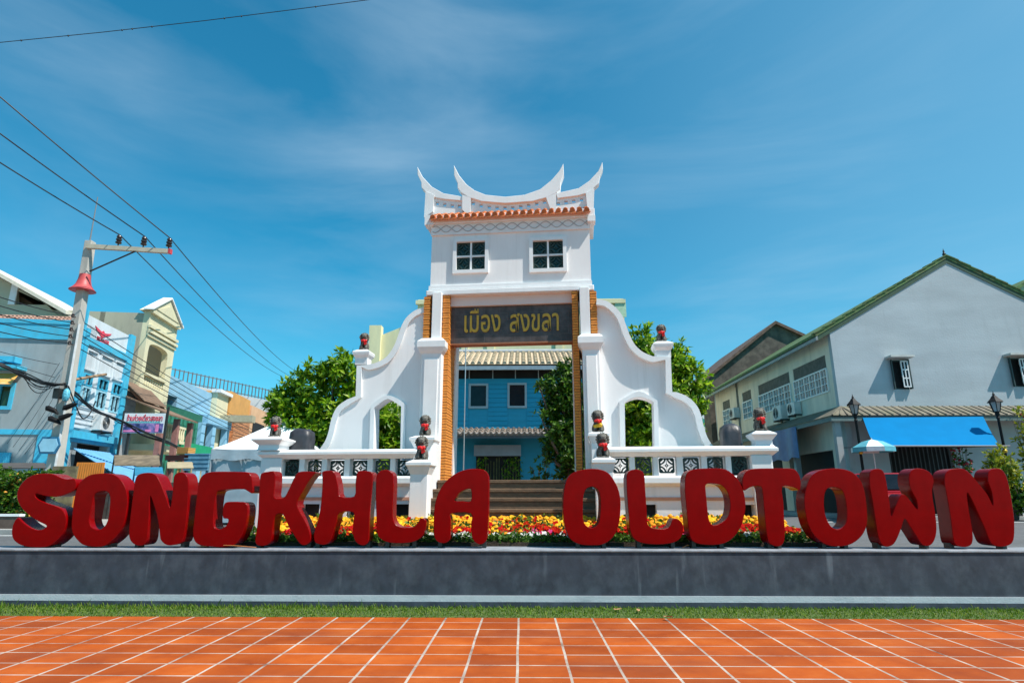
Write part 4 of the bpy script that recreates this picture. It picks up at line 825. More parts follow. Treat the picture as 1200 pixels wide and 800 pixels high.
for i in range(53): x = bx0 - .4 + (bx1 - bx0 + .8) * i / 52; tip.loft([[(x + .10 * c, -1.56 + .05 * k, B.pt(600, 508, -1.5)[1] + .03 + .07 * s_) for c, s_ in ((-1, .55), (-.5, .0), (0, -.25), (.5, 0), (1, .55), (.5, .2), (0, .0), (-.5, .2))] for k in (0, 1)])
tip.build('white_tile_ends', TRIM, lo)
MB().box(bx0 - .4, bx1 + .4, -1.45, -1.38, B.pt(600, 513, -1.45)[1], B.pt(600, 509.5, -1.45)[1]).build('lower_eave_board', mat('dim_board', (.13, .15, .17), .7), bh)
sh = B.rect(556, 521.8, 610.5, 534.2, -.1); MB().box(sh[0], sh[1], -.35, .0, sh[2], sh[3]).build('shutter_box', mat('grey_metal', (.36, .38, .42), .5, .08, 4), bh)
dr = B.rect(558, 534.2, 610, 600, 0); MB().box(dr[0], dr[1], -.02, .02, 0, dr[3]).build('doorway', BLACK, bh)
cu_ = MB(); random.seed(9)
for i in range(16):
    x = dr[0] + (dr[1] - dr[0]) * (i + .5) / 16; cu_.box(x - .035, x + .035 * random.random(), -.06, -.05, .4, dr[3] - random.uniform(.0, .5))
cu_.build('door_curtain', mat('olive_curtain', (.10, .10, .04), .8, .4, 8), bh)
hp = MB(); random.seed(10)
for i in range(260): leaf(hp, (dr[0] + random.choice((.25, .35, 1.3, 1.45, 1.8)) + random.gauss(0, .1), -.3, random.uniform(1.4, 2.4)), (random.uniform(-1, 1), random.uniform(-1, .3), -.5), .14, .03)
o = hp.build('hanging_plants', LEAFT, None, recalc=False); o.location = B.o; tag(o, 'trailing green plants hung in the dark doorway of the turquoise house', 'plants', kind='stuff')
pv = P(546, 405, 20.5); tb = MB(); tb.tube([(0, 0, 0), (0, 0, pv[2] - UG + .3)], .022, 8, .016); tb.lathe((0, 0, 0), [(.12, 0), (.12, .03), (.04, .05)], 12)
o = tag(tb.build('flag_pole', mat('pale_steel', (.5, .52, .54), .35, .1, 4, metal=.5), smooth=40), 'thin bare metal pole before the turquoise house', 'pole'); o.location = (pv[0], pv[1], UG)
yh = Frame((at(600, 580, 36).x, 36, UG), 0)
yb_ = thing('pale_yellow_building', 'tall pale yellow block rising behind the gate and the turquoise house', 'building', frame=yh)
PY = mat('pale_yellow_plaster', (.80, .72, .43), .7, .05, 1.5, dirt=(.5, .48, .32), dscale=.8, stretch=(1, 1, .35))
xa, xb = yh.pt(489, 370)[0], yh.pt(731.5, 370)[0]; zt1 = yh.pt(600, 350.5)[1]; zl = yh.pt(450, 388)[1]
MB().box(xa, xb, 0, 9, 0, zt1).build('main_wall', PY, yb_)
lw_ = MB(); q = yh.pts([(443.5, 392), (466, 383), (489, 374)]); lw_.prism([(q[0][0], 0), (xa, 0), (xa, q[2][1]), (q[1][0], q[1][1]), (q[0][0], q[0][1])], [], .3, 7); lw_.build('lower_wing', PY, yb_)
q = yh.rect(433, 381, 444, 430); MB().box(q[0], q[1], 0, .6, 0, q[3]).build('corner_column', PY, yb_)
bt = MB()
for px in (545, 575, 655, 690): x = yh.pt(px, 405)[0]; bt.box(x - .22, x + .22, -.12, 0, 0, zt1 - .4)
bt.box(xa - .1, xb + .1, -.2, .0, zt1 - .35, zt1 - .1); bt.build('pilaster', PY, yb_)
q = yh.rect(718, 350, 723, 372); MB().box(q[0] + .1, xb + .12, -.14, -.10, q[2], q[3] - .35).build('green_edge', mat('pale_green', (.45, .6, .42), .7), yb_)

# ------------------------------------------------------------------ CORNER HOUSE (blue awning)
H = Frame((at(984.5, 480, 24.2).x, 24.2, UG), 0)
hs = thing('corner_house', 'pale grey gabled corner house with green tiled roof and shuttered windows', 'house', frame=H)
PG = mat('pale_grey_render', (.40, .445, .475), .8, .10, 1.0, .25, 14, dirt=(.35, .39, .42), dscale=.7, stretch=(.45, 1, 1.5), dirt_amt=.7)
PGS = mat('cream_side_render', (.74, .66, .54), .75, .06, 1.2, .15, 30, dirt=(.42, .42, .36), dscale=.9, stretch=(1, 1, .4))
ap = H.pt(1108.5, 304); el = H.pt(983.5, 386); HW = ap[0] - 0; HWd = 2 * ap[0]; DEP = 15.5
zg = H.pt(1100, 477)[1]                          # top of the ground floor
slope = (ap[1] - el[1]) / ap[0]
ws = [H.rect(1042.5, 422, 1066, 456), H.rect(1180.5, 419.5, 1205, 453)]
def gable(y0, y1): return [(0, 0), (HWd, 0), (HWd, el[1]), (ap[0], ap[1]), (0, el[1])]
gd = H.rect(1040, 522, 1124, 575, 0)
hb = MB().prism(gable(0, 1), [hole(w_, 0) for w_ in ws] + [[(gd[0], .02), (gd[1], .02), (gd[1], gd[3]), (gd[0], gd[3])]], 0, .22)
hb.build('gable_wall', PG, hs); MB().prism(gable(0, 1), [], DEP - .2, DEP).build('rear_wall', PG, hs)
sw_ = Frame(H.o + Vector((0, DEP, 0)), -90)      # the long wall facing the gate: x runs from the far end to the near corner
SW = lambda px, py: (lambda c, d: ((c + d * ((H.o.x - c.x) / d.x)).y - H.o.y, (c + d * ((H.o.x - c.x) / d.x)).z - UG))(CO, ray(px, py))
streaks(PG, (.30, .33, .35), .7, 3.0, .3); streaks(PGS, (.33, .32, .25), .8, 4.0, .3)
sws = []
for q in ((930.5, 433.4, 979.3, 455.6), (889.5, 452, 927, 476), (871, 453, 881.5, 489.5), (847.5, 465.5, 856, 495)):
    y_a, z_a = SW(q[0], q[1]); y_b, z_b = SW(q[2], q[3]); sws.append((min(y_a, y_b), max(y_a, y_b), z_a, z_b))
# normalise sill and head heights along the wall
zs1, zs0 = sws[0][2], sws[0][3]
# wall built in a rotated frame: x' = distance from the corner, outward is -x
side = MB(); loc = lambda b, x: b
def side_prism(b, outer, holes, x0, x1):
    m_ = MB().prism(outer, holes, x0, x1); b.add([(y, x, z) for x, y, z in m_.v], m_.f)
wins = []
for y0_, y1_ in ((.25, 3.6), (4.1, 8.2), (9.2, 10.8), (12.2, 13.6)): wins.append((y0_, y1_))
near = SW(979.3, 455.6); far = SW(930.5, 455)
wyc = .62; zsill = SW(955, 463.8)[1]; zhead = SW(955, 421)[1]; zmid = zhead - .75
wy = [(wyc, SW(931.5, 455)[0]), (SW(926.5, 455)[0], SW(890, 470)[0]), (SW(881, 470)[0], SW(871, 475)[0]), (SW(856, 480)[0], SW(848, 485)[0])]
side_prism(side, [(.22, 0), (DEP - .2, 0), (DEP - .2, el[1] + .05), (.22, el[1] + .05)], [[(a, zsill), (b_, zsill), (b_, zhead), (a, zhead)] for a, b_ in wy] + [[(1.0, .02), (5.2, .02), (5.2, 2.6), (1.0, 2.6)], [(6.0, .02), (10.5, .02), (10.5, 2.6), (6.0, 2.6)]], 0, .22)
side.build('side_wall', PGS, hs)
WF = mat('white_window_paint', (.72, .74, .74), .5, .05, 4)
for (a, b_), cols in zip(wy, (6, 6, 2, 2)):
    fr = MB(); fw = .06; zt_ = zsill + (zhead - zsill) * .62
    def vb_(y, z0, z1, w=fw): fr.box(-.05, .03, y - w / 2, y + w / 2, z0, z1)
    for i in range(cols + 1): vb_(a + (b_ - a) * i / cols, zsill, zt_, .07)
    for i in range(cols): vb_(a + (b_ - a) * (i + .5) / cols, zsill, zt_, .03)
    for k, zz in enumerate((zsill, zsill + (zt_ - zsill) * .33, zsill + (zt_ - zsill) * .66, zt_)): fr.box(-.052, .028, a, b_, zz - .03 * (1 if k in (0, 3) else .5), zz + .03 * (1 if k in (0, 3) else .5))
    fo = fr.build('window', WF, hs); MB().box(.05, .06, a, b_, zsill, zt_).build('pane', mat('pale_reflecting_glass', (.10, .13, .13), .12, .5, 2), fo)
    MB().box(.03, .10, a, b_, zt_ + .03, zhead).build('upper_screen', mat('weathered_screen', (.10, .10, .09), .8, .3, 4), fo)
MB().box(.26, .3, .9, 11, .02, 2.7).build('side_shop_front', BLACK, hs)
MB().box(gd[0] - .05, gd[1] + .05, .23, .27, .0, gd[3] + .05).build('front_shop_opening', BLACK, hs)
bars = MB()
for i in range(15): x = gd[0] + (gd[1] - gd[0]) * (i + .5) / 15; bars.box(x - .015, x + .015, .06, .10, .05, gd[3])
bars.build('folding_gate', mat('dim_metal', (.07, .07, .075), .5), hs)
# green roof
GT = mat('mossy_green_tile', (.075, .16, .045), .75, .45, 5, .4, 20, dirt=(.12, .07, .04), dscale=2.5, dirt_amt=.8)
ov = .05; rz_ = .16; rfm = MB()
for s_ in (-1, 1):
    x_e = ap[0] + s_ * (ap[0] + .62); z_e = ap[1] - slope * (ap[0] + .62)
    rfm.slab([(ap[0], -ov, ap[1] + .03), (x_e, -ov, z_e + .03), (x_e, DEP + .3, z_e + .03), (ap[0], DEP + .3, ap[1] + .03)], (0, 0, rz_))
rfm.build('roof', GT, hs)
rt = MB(); random.seed(6)
for s_ in (-1, 1):
    for k in range(13):
        f0 = k / 13; f1 = (k + 1.05) / 13; L0 = (ap[0] + .66)
        rt.slab([(ap[0] + s_ * L0 * f0, -ov - .03, ap[1] - slope * L0 * f0 + .16), (ap[0] + s_ * L0 * f1, -ov - .03, ap[1] - slope * L0 * f1 + .20), (ap[0] + s_ * L0 * f1, -ov + .22, ap[1] - slope * L0 * f1 + .20), (ap[0] + s_ * L0 * f0, -ov + .22, ap[1] - slope * L0 * f0 + .16)], (0, 0, .05))
rt.build('verge_tiles', GT, hs)
bb = MB()
for s_ in (-1, 1):
    x_e = ap[0] + s_ * (ap[0] + .55); z_e = ap[1] - slope * (ap[0] + .55)
    bb.slab([(ap[0], -ov + .02, ap[1] - .16), (x_e, -ov + .02, z_e - .16), (x_e, -ov + .06, z_e - .16), (ap[0], -ov + .06, ap[1] - .16)], (0, 0, .18))
bb.build('barge_board', mat('dark_green_board', (.03, .07, .035), .6, .2, 5), hs)
MB().box(-.62, -.54, -ov, DEP, ap[1] - slope * (ap[0] + .6) - .12, ap[1] - slope * (ap[0] + .6) + .06).build('gutter', mat('grey_gutter', (.24, .27, .27), .6), hs)
MB().lathe((ap[0], -ov + .1, ap[1] + .18), [(.04, 0), (.07, .05), (.07, .10), (.03, .15), (.04, .2), (.015, .28), (.005, .34)], 10).build('finial', DARKIRON, hs, smooth=50)
# windows of the gable wall with shutters and hoods
for (a, b_, c, d) in ws:
    fo = window(hs, a, b_, c, d, .12, mat('dark_window_frame', (.03, .05, .05), .5), BLACK, .05, 1, 1, .1)
    sh_ = MB(); x0_ = a + .32; wd = b_ - x0_
    for k, xx in enumerate((x0_, x0_ + wd / 2 - .02, b_ - .04)): sh_.box(xx, xx + .04, -.16, -.12, c + .06, d - .06)
    for i in range(4): zz = c + .06 + (d - c - .16) * i / 3; sh_.box(x0_, b_, -.158, -.122, zz, zz + .045)
    sh_.build('casement', WF, fo); MB().box(x0_ + .02, b_ - .02, -.135, -.130, c + .07, d - .07).build('casement_pane', GLASS, fo)
    MB().box(a - .18, b_ + .16, -.42, 0, d + .05, d + .13).build('hood', mat('pale_hood', (.5, .5, .47), .8), fo)
    for sgn_, xs_ in ((-1, a), (1, b_)):
        for k in range(1): MB().slab([(xs_, -.02, c), (xs_ + sgn_ * .04, -.14, c), (xs_ + sgn_ * .04, -.14, d), (xs_, -.02, d)], (.04, 0, 0)).build('shutter', mat('dark_shutter', (.035, .06, .06), .6), fo)
# tiled lean-to between the storeys
lt = MB(); CT = mat('weathered_lean_to_tile', (.17, .145, .11), .85, .35, 4, .5, 20, dirt=(.10, .12, .05), dscale=2)
zl1 = H.pt(1100, 475.5)[1]; yl = -1.0; zl0 = H.pt(1100, 486, yl)[1]
lt.slab([(-.9, yl, zl0), (HWd, yl, zl0), (HWd, 0, zl1), (.0, 0, zl1)], (0, 0, -.06)); lt.slab([(-.9, yl, zl0), (0, 0, zl1), (0, DEP, zl1), (-.9, DEP, zl0)], (0, 0, -.06))
for i in range(40): x = -.85 + (HWd + .85) * i / 40; lt.tube([(x, yl, zl0 + .02), (max(x, .05), -.02, zl1 - .012)], .03, 6)
lt.build('lean_to_roof', CT, hs, smooth=50)
MB().box(-.9, HWd, yl + .02, yl + .06, zl0 - .22, zl0 - .07).box(-.9, -.86, yl + .06, DEP, zl0 - .22, zl0 - .07).build('lean_to_fascia', mat('teal_grey_board', (.13, .19, .19), .7), hs)
cols = MB()
GPM = mat('grey_post', (.34, .37, .38), .7, .1, 3)
for x, y in ((.02, -.25), (-.6, -.7), (-.52, 3.2), (-.52, 7.5), (-.52, 11.5)): MB().box(x - .11, x + .11, y - .11, y + .11, 0, zl0 - .1).build('veranda_post', GPM, hs)
# separate things on the house
aw = thing('blue_awning', 'bright blue canvas awning sloping out over the shop front', 'awning', frame=H)
a0 = H.pt(1011, 489, -.98); a1 = H.pt(1152, 487.5, -.98); yo = -2.6; b0 = H.pt(1024.5, 521.5, yo); b1 = H.pt(1171.5, 521.5, yo)
AWB = mat('blue_canvas', (.0, .17, .40), .85, .05, 2, .15, 6, spec=.08)
ab = MB(); N_ = 12; top_ = []; 
ab.loft([[(a0[0] + (b0[0] - a0[0]) * t, -.98 + (yo + .98) * t, a0[1] + (b0[1] - a0[1]) * t - .10 * math.sin(math.pi * t)) for t in [i / 6 for i in range(7)]] + [(a0[0] + (b0[0] - a0[0]) * t, -.98 + (yo + .98) * t, a0[1] + (b0[1] - a0[1]) * t - .10 * math.sin(math.pi * t) - .012) for t in [i / 6 for i in range(6, -1, -1)]],
         [(a1[0] + (b1[0] - a1[0]) * t, -.98 + (yo + .98) * t, a1[1] + (b1[1] - a1[1]) * t - .10 * math.sin(math.pi * t)) for t in [i / 6 for i in range(7)]] + [(a1[0] + (b1[0] - a1[0]) * t, -.98 + (yo + .98) * t, a1[1] + (b1[1] - a1[1]) * t - .10 * math.sin(math.pi * t) - .012) for t in [i / 6 for i in range(6, -1, -1)]]])
ab.build('canvas', AWB, aw, smooth=40)
MB().tube([(b0[0] - .05, yo, b0[1] - .03), (b1[0] + .35, yo, b1[1] - .03)], .03, 8).tube([(b0[0] + .1, yo, b0[1] - .03), (b0[0] + .1, -.05, b0[1] + .1)], .02, 6).tube([(b1[0] - .1, yo, b1[1] - .03), (b1[0] - .1, -.05, b1[1] + .1)], .02, 6).build('awning_frame', mat('steel_bar', (.12, .12, .13), .5), aw, smooth=50)
y_a, z_a = SW(957, 500); 
tp = MB(); yA, yB = SW(956, 500)[0] * .92, SW(913, 520)[0] * .92; zT = zl0 - .1; zBt = zT - 1.35
cs_ = [(-.95 - .05 * math.sin(k * 1.1), yA + (yB - yA) * k / 14) for k in range(15)]
tp.loft([[(x, y, zT), (x + .01, y, zT), (x + .01 - .06 * math.sin(k * .7), y, zBt + .06 * math.sin(k * .9)), (x - .06 * math.sin(k * .7), y, zBt + .06 * math.sin(k * .9))] for k, (x, y) in enumerate(cs_)])
o = tp.build('blue_tarpaulin', mat('faded_blue_tarp', (.05, .13, .30), .5, .15, 3, .3, 6), None, smooth=50); o.location = H.o; tag(o, 'faded blue tarpaulin hung under the lean-to of the corner house side', 'tarpaulin')
# air conditioners on the long wall
ACW = mat('ac_white', (.62, .63, .62), .5, .05, 5, dirt=(.4, .38, .33), dscale=3)
def ac_unit(label, base, rz, s_=1.0, group=None):
    t = thing('air_conditioner', label, 'air conditioner', base, rz, group)
    MB().box(-.42 * s_, .42 * s_, -.34 * s_, 0, 0, .60 * s_).build('casing', ACW, t, bevel=.02 * s_)
    g = MB()
    for k in range(6): r = .05 + .035 * k; g.tube([(-.1 * s_ + r * s_ * math.cos(a), -.345 * s_, .3 * s_ + r * s_ * math.sin(a)) for a in [2 * math.pi * j / 20 for j in range(21)]], .008, 5)
    g.build('fan_grille', DARKIRON, t); MB().lathe((0, 0, 0), [(.24 * s_, 0), (.24 * s_, .01)], 20)
    MB().box(-.36 * s_, -.30 * s_, -.36 * s_, .05, -.06, -.002).box(.30 * s_, .36 * s_, -.36 * s_, .05, -.06, -.002).build('bracket', DARKIRON, t); return t
for (px, py, lab, sc) in ((921, 492, 'big white air conditioner facing the gate under the windows of the corner house', 1.15), (936, 486, 'smaller grey-white air conditioner close to the house corner under the windows', .95), (865, 490, 'white air conditioner between the two narrow far windows of the corner house', 1.0)):
    y, z = SW(px, py); ac_unit(lab, (H.o.x - .02, H.o.y + y, UG + z), -90, sc, 'air conditioners on the corner house')
dp = MB(); y, z = SW(864, 455); dp.tube([(-.06, y, el[1] - .1), (-.06, y, .2)], .05, 8); o = dp.build('drain_pipe', mat('rusty_pipe', (.25, .22, .18), .7, .2, 6), None, smooth=50); o.location = H.o; tag(o, 'drain pipe running down the cream side wall of the corner house', 'pipe')
# dark old gable behind
D_ = Frame((at(832, 480, 41).x, 41, UG), 0)
og = thing('old_gabled_building', 'old dark weathered gable building behind the corner house', 'building', frame=D_)
OLD = mat('black_weathered_render', (.10, .085, .07), .9, .35, 2.0, .5, 25, dirt=(.20, .165, .13), dscale=1.0, dirt_amt=.8)
q = D_.pts([(832.5, 441), (907.5, 379.5), (1010, 426)])
MB().prism([(0, 0), (q[2][0], 0), (q[2][0], q[2][1]), (q[1][0], q[1][1]), (0, q[0][1])], [], 0, 12).build('gable_wall', OLD, og)
rc = MB()
for (p, r) in ((q[0], q[1]), (q[1], q[2])): rc.slab([(p[0] - .3 * (p is q[0]), -.25, p[1] - .05 - .2 * (p is q[0])), (r[0], -.25, r[1] - .05), (r[0], 12, r[1] - .05), (p[0] - .3 * (p is q[0]), 12, p[1] - .05 - .2 * (p is q[0]))], (0, 0, .22))
rc.build('roof', mat('dark_verge_tile', (.13, .08, .06), .85, .4, 4, .4, 15), og)
# another green roof beyond the corner house
E_ = Frame((at(1180, 400, 33).x, 33, UG), 0)
nb = thing('green_roofed_house', 'house with pale green gable just visible beyond the corner house roof', 'house', frame=E_)
q = E_.pts([(1184, 344), (1213, 326), (1260, 350)])
MB().prism([(q[0][0] - 2, 0), (q[2][0], 0), (q[2][0], q[2][1]), (q[1][0], q[1][1]), (q[0][0] - 2, q[0][1] - 1)], [], 0, 8).build('gable_wall', mat('pale_green_wall', (.30, .46, .36), .7), nb)
sl = MB()
for p, r in (((q[0][0] - 2.2, q[0][1] - 1.2), q[1]), (q[1], q[2])): sl.slab([(p[0], -.3, p[1]), (r[0], -.3, r[1]), (r[0], 8, r[1]), (p[0], 8, p[1])], (0, 0, .18))
sl.build('roof', GT, nb)
# striped column behind the tree
cp = P(826, 600, 24); t = thing('striped_column', 'slim teal and white banded column behind the rounded tree', 'column', (cp[0], 24, UG)); hgt = at(826, 455, 24).z - UG
MB().box(-.2, .2, -.2, .2, 0, hgt).build('shaft', mat('teal_column_paint', (.03, .33, .25), .5), t)
bnd = MB(); k = 0
while k * .62 < hgt - .3: bnd.box(-.206, .206, -.206, .206, k * .62, k * .62 + .3); k += 1
bnd.build('white_bands', mat('band_white', (.7, .76, .74), .5), t)
# parasol by the lean-to
u_ = gnd(1016, 606, UG + .08); u_ = Vector((at(1022, 520, 21.9).x, 21.9, UG)); t = thing('parasol', 'pale blue and white parasol open beside the black street lamp', 'parasol', u_)
zt_ = at(1018, 513, 21.4).z - UG; ze_ = at(1018, 523, 21.4).z - UG
MB().tube([(0, 0, 0), (0, 0, zt_ + .05)], .02, 8).build('pole', ACW, t)
for k, m_ in enumerate((mat('parasol_teal', (.10, .38, .46), .6), mat('parasol_white', (.72, .76, .76), .6))):
    b = MB()
    for i in range(k, 8, 2):
        a, c = 2 * math.pi * i / 8, 2 * math.pi * (i + 1) / 8; rr = .72
        for f0, f1, h0, h1 in ((0, .5, zt_, zt_ - .09), (.5, 1, zt_ - .09, ze_)):
            pts = [(math.cos(a) * rr * f0, math.sin(a) * rr * f0, h0), (math.cos(c) * rr * f0, math.sin(c) * rr * f0, h0), (math.cos(c) * rr * f1, math.sin(c) * rr * f1, h1), (math.cos(a) * rr * f1, math.sin(a) * rr * f1, h1)]
            b.slab(pts, (0, 0, -.01))
        b.slab([(math.cos(a) * rr, math.sin(a) * rr, ze_), (math.cos(c) * rr, math.sin(c) * rr, ze_), (math.cos(c) * rr * 1.0, math.sin(c) * rr * 1.0, ze_ - .16), (math.cos(a) * rr, math.sin(a) * rr, ze_ - .16)], (0, .006, 0))
    b.build('canopy', m_, t)
# street lamps
IRON = mat('black_iron', (.010, .011, .012), .6, .2, 20, spec=.2); LG = mat('lamp_glass', (.30, .32, .32), .15, .1, 4)
def lamp(label, base, h, proto=[None]):
    if proto[0] is None:
        t = thing('street_lamp', label, 'street lamp', base, 0, 'black lantern street lamps')
        MB().lathe((0, 0, 0), [(.16, 0), (.16, .12), (.12, .2), (.12, .5), (.075, .6), (.06, .75), (.05, 2.2), (.045, 3.62), (.07, 3.66), (.045, 3.72), (.08, 3.82), (.05, 3.9)], 14).build('post', IRON, t, smooth=40)
        MB().lathe((0, 0, 2.36), [(.06, 0), (.085, .03), (.085, .09), (.06, .12)], 14).build('gold_collar', mat('gold_collar', (.62, .38, .03), .35, .1, 10, metal=.4), t, smooth=40)
        n = 6; MB().lathe((0, 0, 3.9), [(.10, 0), (.19, .36)], n).build('lantern_glass', LG, t)
        b = MB()
        for i in range(n): a = 2 * math.pi * i / n; b.tube([(.105 * math.cos(a), .105 * math.sin(a), 3.88), (.2 * math.cos(a), .2 * math.sin(a), 4.28)], .014, 5)
        b.lathe((0, 0, 3.86), [(.05, 0), (.12, .03), (.12, .05)], n); b.build('lantern_frame', IRON, t)
        MB().lathe((0, 0, 4.26), [(.28, 0), (.26, .03), (.15, .14), (.08, .24), (.04, .27), (.05, .31), (.02, .36), (.005, .44)], n).build('lantern_roof', IRON, t); proto[0] = t
    else: t = copy_tree(proto[0]); t['label'] = label; t.location = base
    t.scale = (h / 4.7,) * 3; return t
l1 = at(1171, 461, 22.2); lamp('black lantern lamp post beyond the end of the blue awning, beside the shrub', (at(1190, 590, 22.2).x, 22.2, UG), l1.z - UG + .1)
l2 = at(1005, 463, 22.6); lamp('black lantern lamp post standing before the blue awning and parasol', (at(1017, 590, 22.6).x, 22.6, UG), l2.z - UG + .05)
l3 = at(899, 482, 30); lamp('distant black lantern lamp post beside the blue tarpaulin', (at(899, 590, 30).x, 30, UG), l3.z - UG)
# potted shrubs by the lamp
YG = island('yellow_green_leaf', [(.10, .19, .015), (.30, .34, .02), (.45, .42, .02), (.06, .13, .015)], .5, .35)
s0 = Vector((at(1176, 560, 21.0).x, 21.0, UG))
shrub('potted_shrub', 'yellow-green shrub in a dark pot at the lamp foot', s0, 1.9, .45, 260, 41, YG, .2, .035, pot=.28)
shrub('green_shrub', 'dark green flowering shrub at the pavement edge beyond the last letter', (at(1200, 580, 20.7).x, 20.7, UG), 1.25, .7, 300, 42, LEAFD, .16, .035, blossoms=(mat('yellow_blossom', (.8, .5, .02), .6), .12))
shrub('hanging_basket_plant', 'tall plant with dusky red flowers beside the shop opening', (at(1130, 560, 23).x, 23, UG), 2.9, .35, 120, 43, LEAFD, .14, .03, blossoms=(mat('dusky_red_blossom', (.35, .03, .05), .6), .35))
shrub('climbing_shrub', 'pale green climbing shrub with red blossoms at the wall end past the lamp', (at(1212, 560, 22.9).x, 22.9, UG), 4.0, .4, 130, 44, YG, .2, .04, blossoms=(mat('dusky_red_blossom', (.35, .03, .05), .6), .1))
rk = MB(); random.seed(2); c = gnd(1193, 604, UG + .08); puff(rk, (0, 0, 0), .22, .5); o = rk.build('boulder', CONC, None, smooth=60); o.location = (c.x, 19.2, UG + .07); tag(o, 'pale boulder on the road edge beside the last letter', 'rock')
# a red car waiting behind the letters
CARR = mat('red_car_paint', (.40, .008, .012), .25, .05, 3, coat=.8)
c0 = at(1027, 552, 18.5); cy = 18.5; t = thing('parked_car', 'red hatchback parked behind the letters O and W', 'car', (c0.x, cy, UG - .02), -30)
bodyp = [(-.84, .28), (-.86, .62), (-.80, .86), (.80, .86), (.86, .62), (.84, .28)]
b = MB(); b.loft([[(x * s_, y, z0 + z * sz) for x, z in bodyp] for y, s_, z0, sz in ((-.05, .88, .1, .72), (.08, .97, .02, .86), (.5, 1, 0, .98), (1.2, 1, 0, 1.08), (3.3, 1, 0, 1.08), (3.9, .95, .05, 1.0))])
cab = [(1.0, .90, .78, .9), (1.75, 1.46, .62, .9), (2.9, 1.50, .62, .9), (3.75, .92, .74, .9)]
b.loft([[(-w_, y, .9), (w_, y, .9), (w_ * .96, y, z), (-w_ * .96, y, z)] for y, z, w_, _ in [(1.0, .93, .78, 0), (1.75, 1.5, .64, 0), (2.9, 1.55, .64, 0), (3.75, 1.0, .74, 0)]]).build('body', CARR, t, smooth=40, bevel=.02)
MB().slab([(-.70, 1.04, .985), (.70, 1.04, .985), (.58, 1.68, 1.46), (-.58, 1.68, 1.46)], (0, -.012, .012)).build('windscreen', GLASS, t)
for s_ in (-1, 1):
    MB().slab([(s_ * .775, 1.35, .98), (s_ * .76, 3.4, .98), (s_ * .64, 2.85, 1.44), (s_ * .64, 1.85, 1.40)], (s_ * .012, 0, 0)).build('side_window', GLASS, t)
    MB().box(s_ * .5, s_ * .76, -.03, .06, .60, .74).build('headlight', mat('headlight_glass', (.5, .5, .5), .1), t)
    MB().box(s_ * .80, s_ * 1.0, 1.35, 1.5, .96, 1.10).build('mirror', CARR, t, bevel=.02)
    for y in (.75, 3.15):
        wb2 = MB(); wb2.loft([[(s_ * x, y + .31 * r * math.cos(a), .31 + .31 * r * math.sin(a)) for a in [2 * math.pi * j / 20 for j in range(20)]] for x, r in ((.66, .96), (.68, 1), (.84, 1), (.87, .93))]); wo = wb2.build('wheel', mat('tyre', (.02, .02, .02), .85), t, smooth=40)
        MB().loft([[(s_ * x, y + .19 * math.cos(a), .31 + .19 * math.sin(a)) for a in [2 * math.pi * j / 16 for j in range(16)]] for x in (.84, .875)]).build('rim', mat('alloy', (.5, .5, .52), .3, .1, 5, metal=.8), wo)
MB().box(-.26, .26, -.07, -.05, .40, .52).build('number_plate', mat('plate', (.7, .7, .7), .5), t)

# ------------------------------------------------------------------ STREET OF SHOPHOUSES (tent side)
SA = 97.7
K = Frame(gnd(75, 612, UG) * 1.0, SA)
c_ = at(70, 540, 20.0); K = Frame((c_.x, 20.0, UG), SA)          # facade frame: x along the street, -y out into it
# corner house, grey-blue end wall facing us
A = Frame((c_.x, 20.0, UG), 7.7)
ah = thing('grey_blue_house', 'grey-blue corner house with cyan bands and a window under an orange awning', 'house', frame=A)
xw = A.pt(-150, 450)[0]; za1 = A.pt(30, 376)[1]; za0 = A.pt(30, 397)[1]; zm1, zm0 = A.pt(30, 503)[1], A.pt(30, 509)[1]
wq = A.rect(-14, 448, 13, 480)
MB().prism([(xw, 0), (0, 0), (0, za1), (xw, za1)], [hole(wq, 0)], 0, .2).box(-.2, 0, .2, .8, 0, za1).build('end_wall', GREYBLUE, ah)
MB().box(xw, .06, -.06, 0, za0, za1).box(xw, -.35, -.09, -.06, za1 - .1, za1 + .05).build('painted_band', CYAN, ah); MB().box(xw, -.04, -.03, 0, zm0, zm1).build('painted_band', CYAN, ah)
MB().box(-.28, .08, -.10, 0, 0, za1 + .45).build('corner_pilaster', CYAN, ah)
lp = A.rect(46, 507, 56, 560); MB().box(lp[0], lp[1], -.04, 0, 0, zm0).build('ground_pilaster', CYAN, ah)
window(ah, wq[0], wq[1], wq[2], wq[3], .05, CYAN, mat('green_dark_glass', (.02, .05, .02), .2), .12, 2, 1, .1)
hd = A.rect(-30, 417.5, 19, 420.5, -.3); MB().box(hd[0], hd[1], -.4, 0, hd[2] - .12, hd[3] + .02).build('window_hood', CYAN, ah)
hd = A.rect(-30, 427, 22, 432, -.4); MB().box(hd[0], hd[1], -.55, 0, hd[2], hd[3]).build('window_ledge', CYAN, ah)
q = A.rect(-30, 434, 17.5, 451, -.5); owb = MB().slab([(q[0], -.1, q[3]), (q[1] - .2, -.1, q[3]), (q[1], -.7, q[2]), (q[0], -.7, q[2])], (0, 0, -.012)); o = owb.build('orange_awning', mat('orange_canvas', (.72, .34, .07), .6, .15, 5, dirt=(.75, .6, .35), dscale=4), None); o.location = A.o; o.rotation_euler = (0, 0, A.rz); tag(o, 'small orange canvas awning over the window of the grey-blue house', 'awning')
q = A.rect(-20, 530, 11, 547, -.05); gs = MB()
for i in range(14): x = q[0] + (q[1] - q[0]) * i / 14; gs.tube([(x, -.06, q[2]), (x, -.06, q[3])], .05, 6)
gs.build('cyan_panel', CYAN, ah)
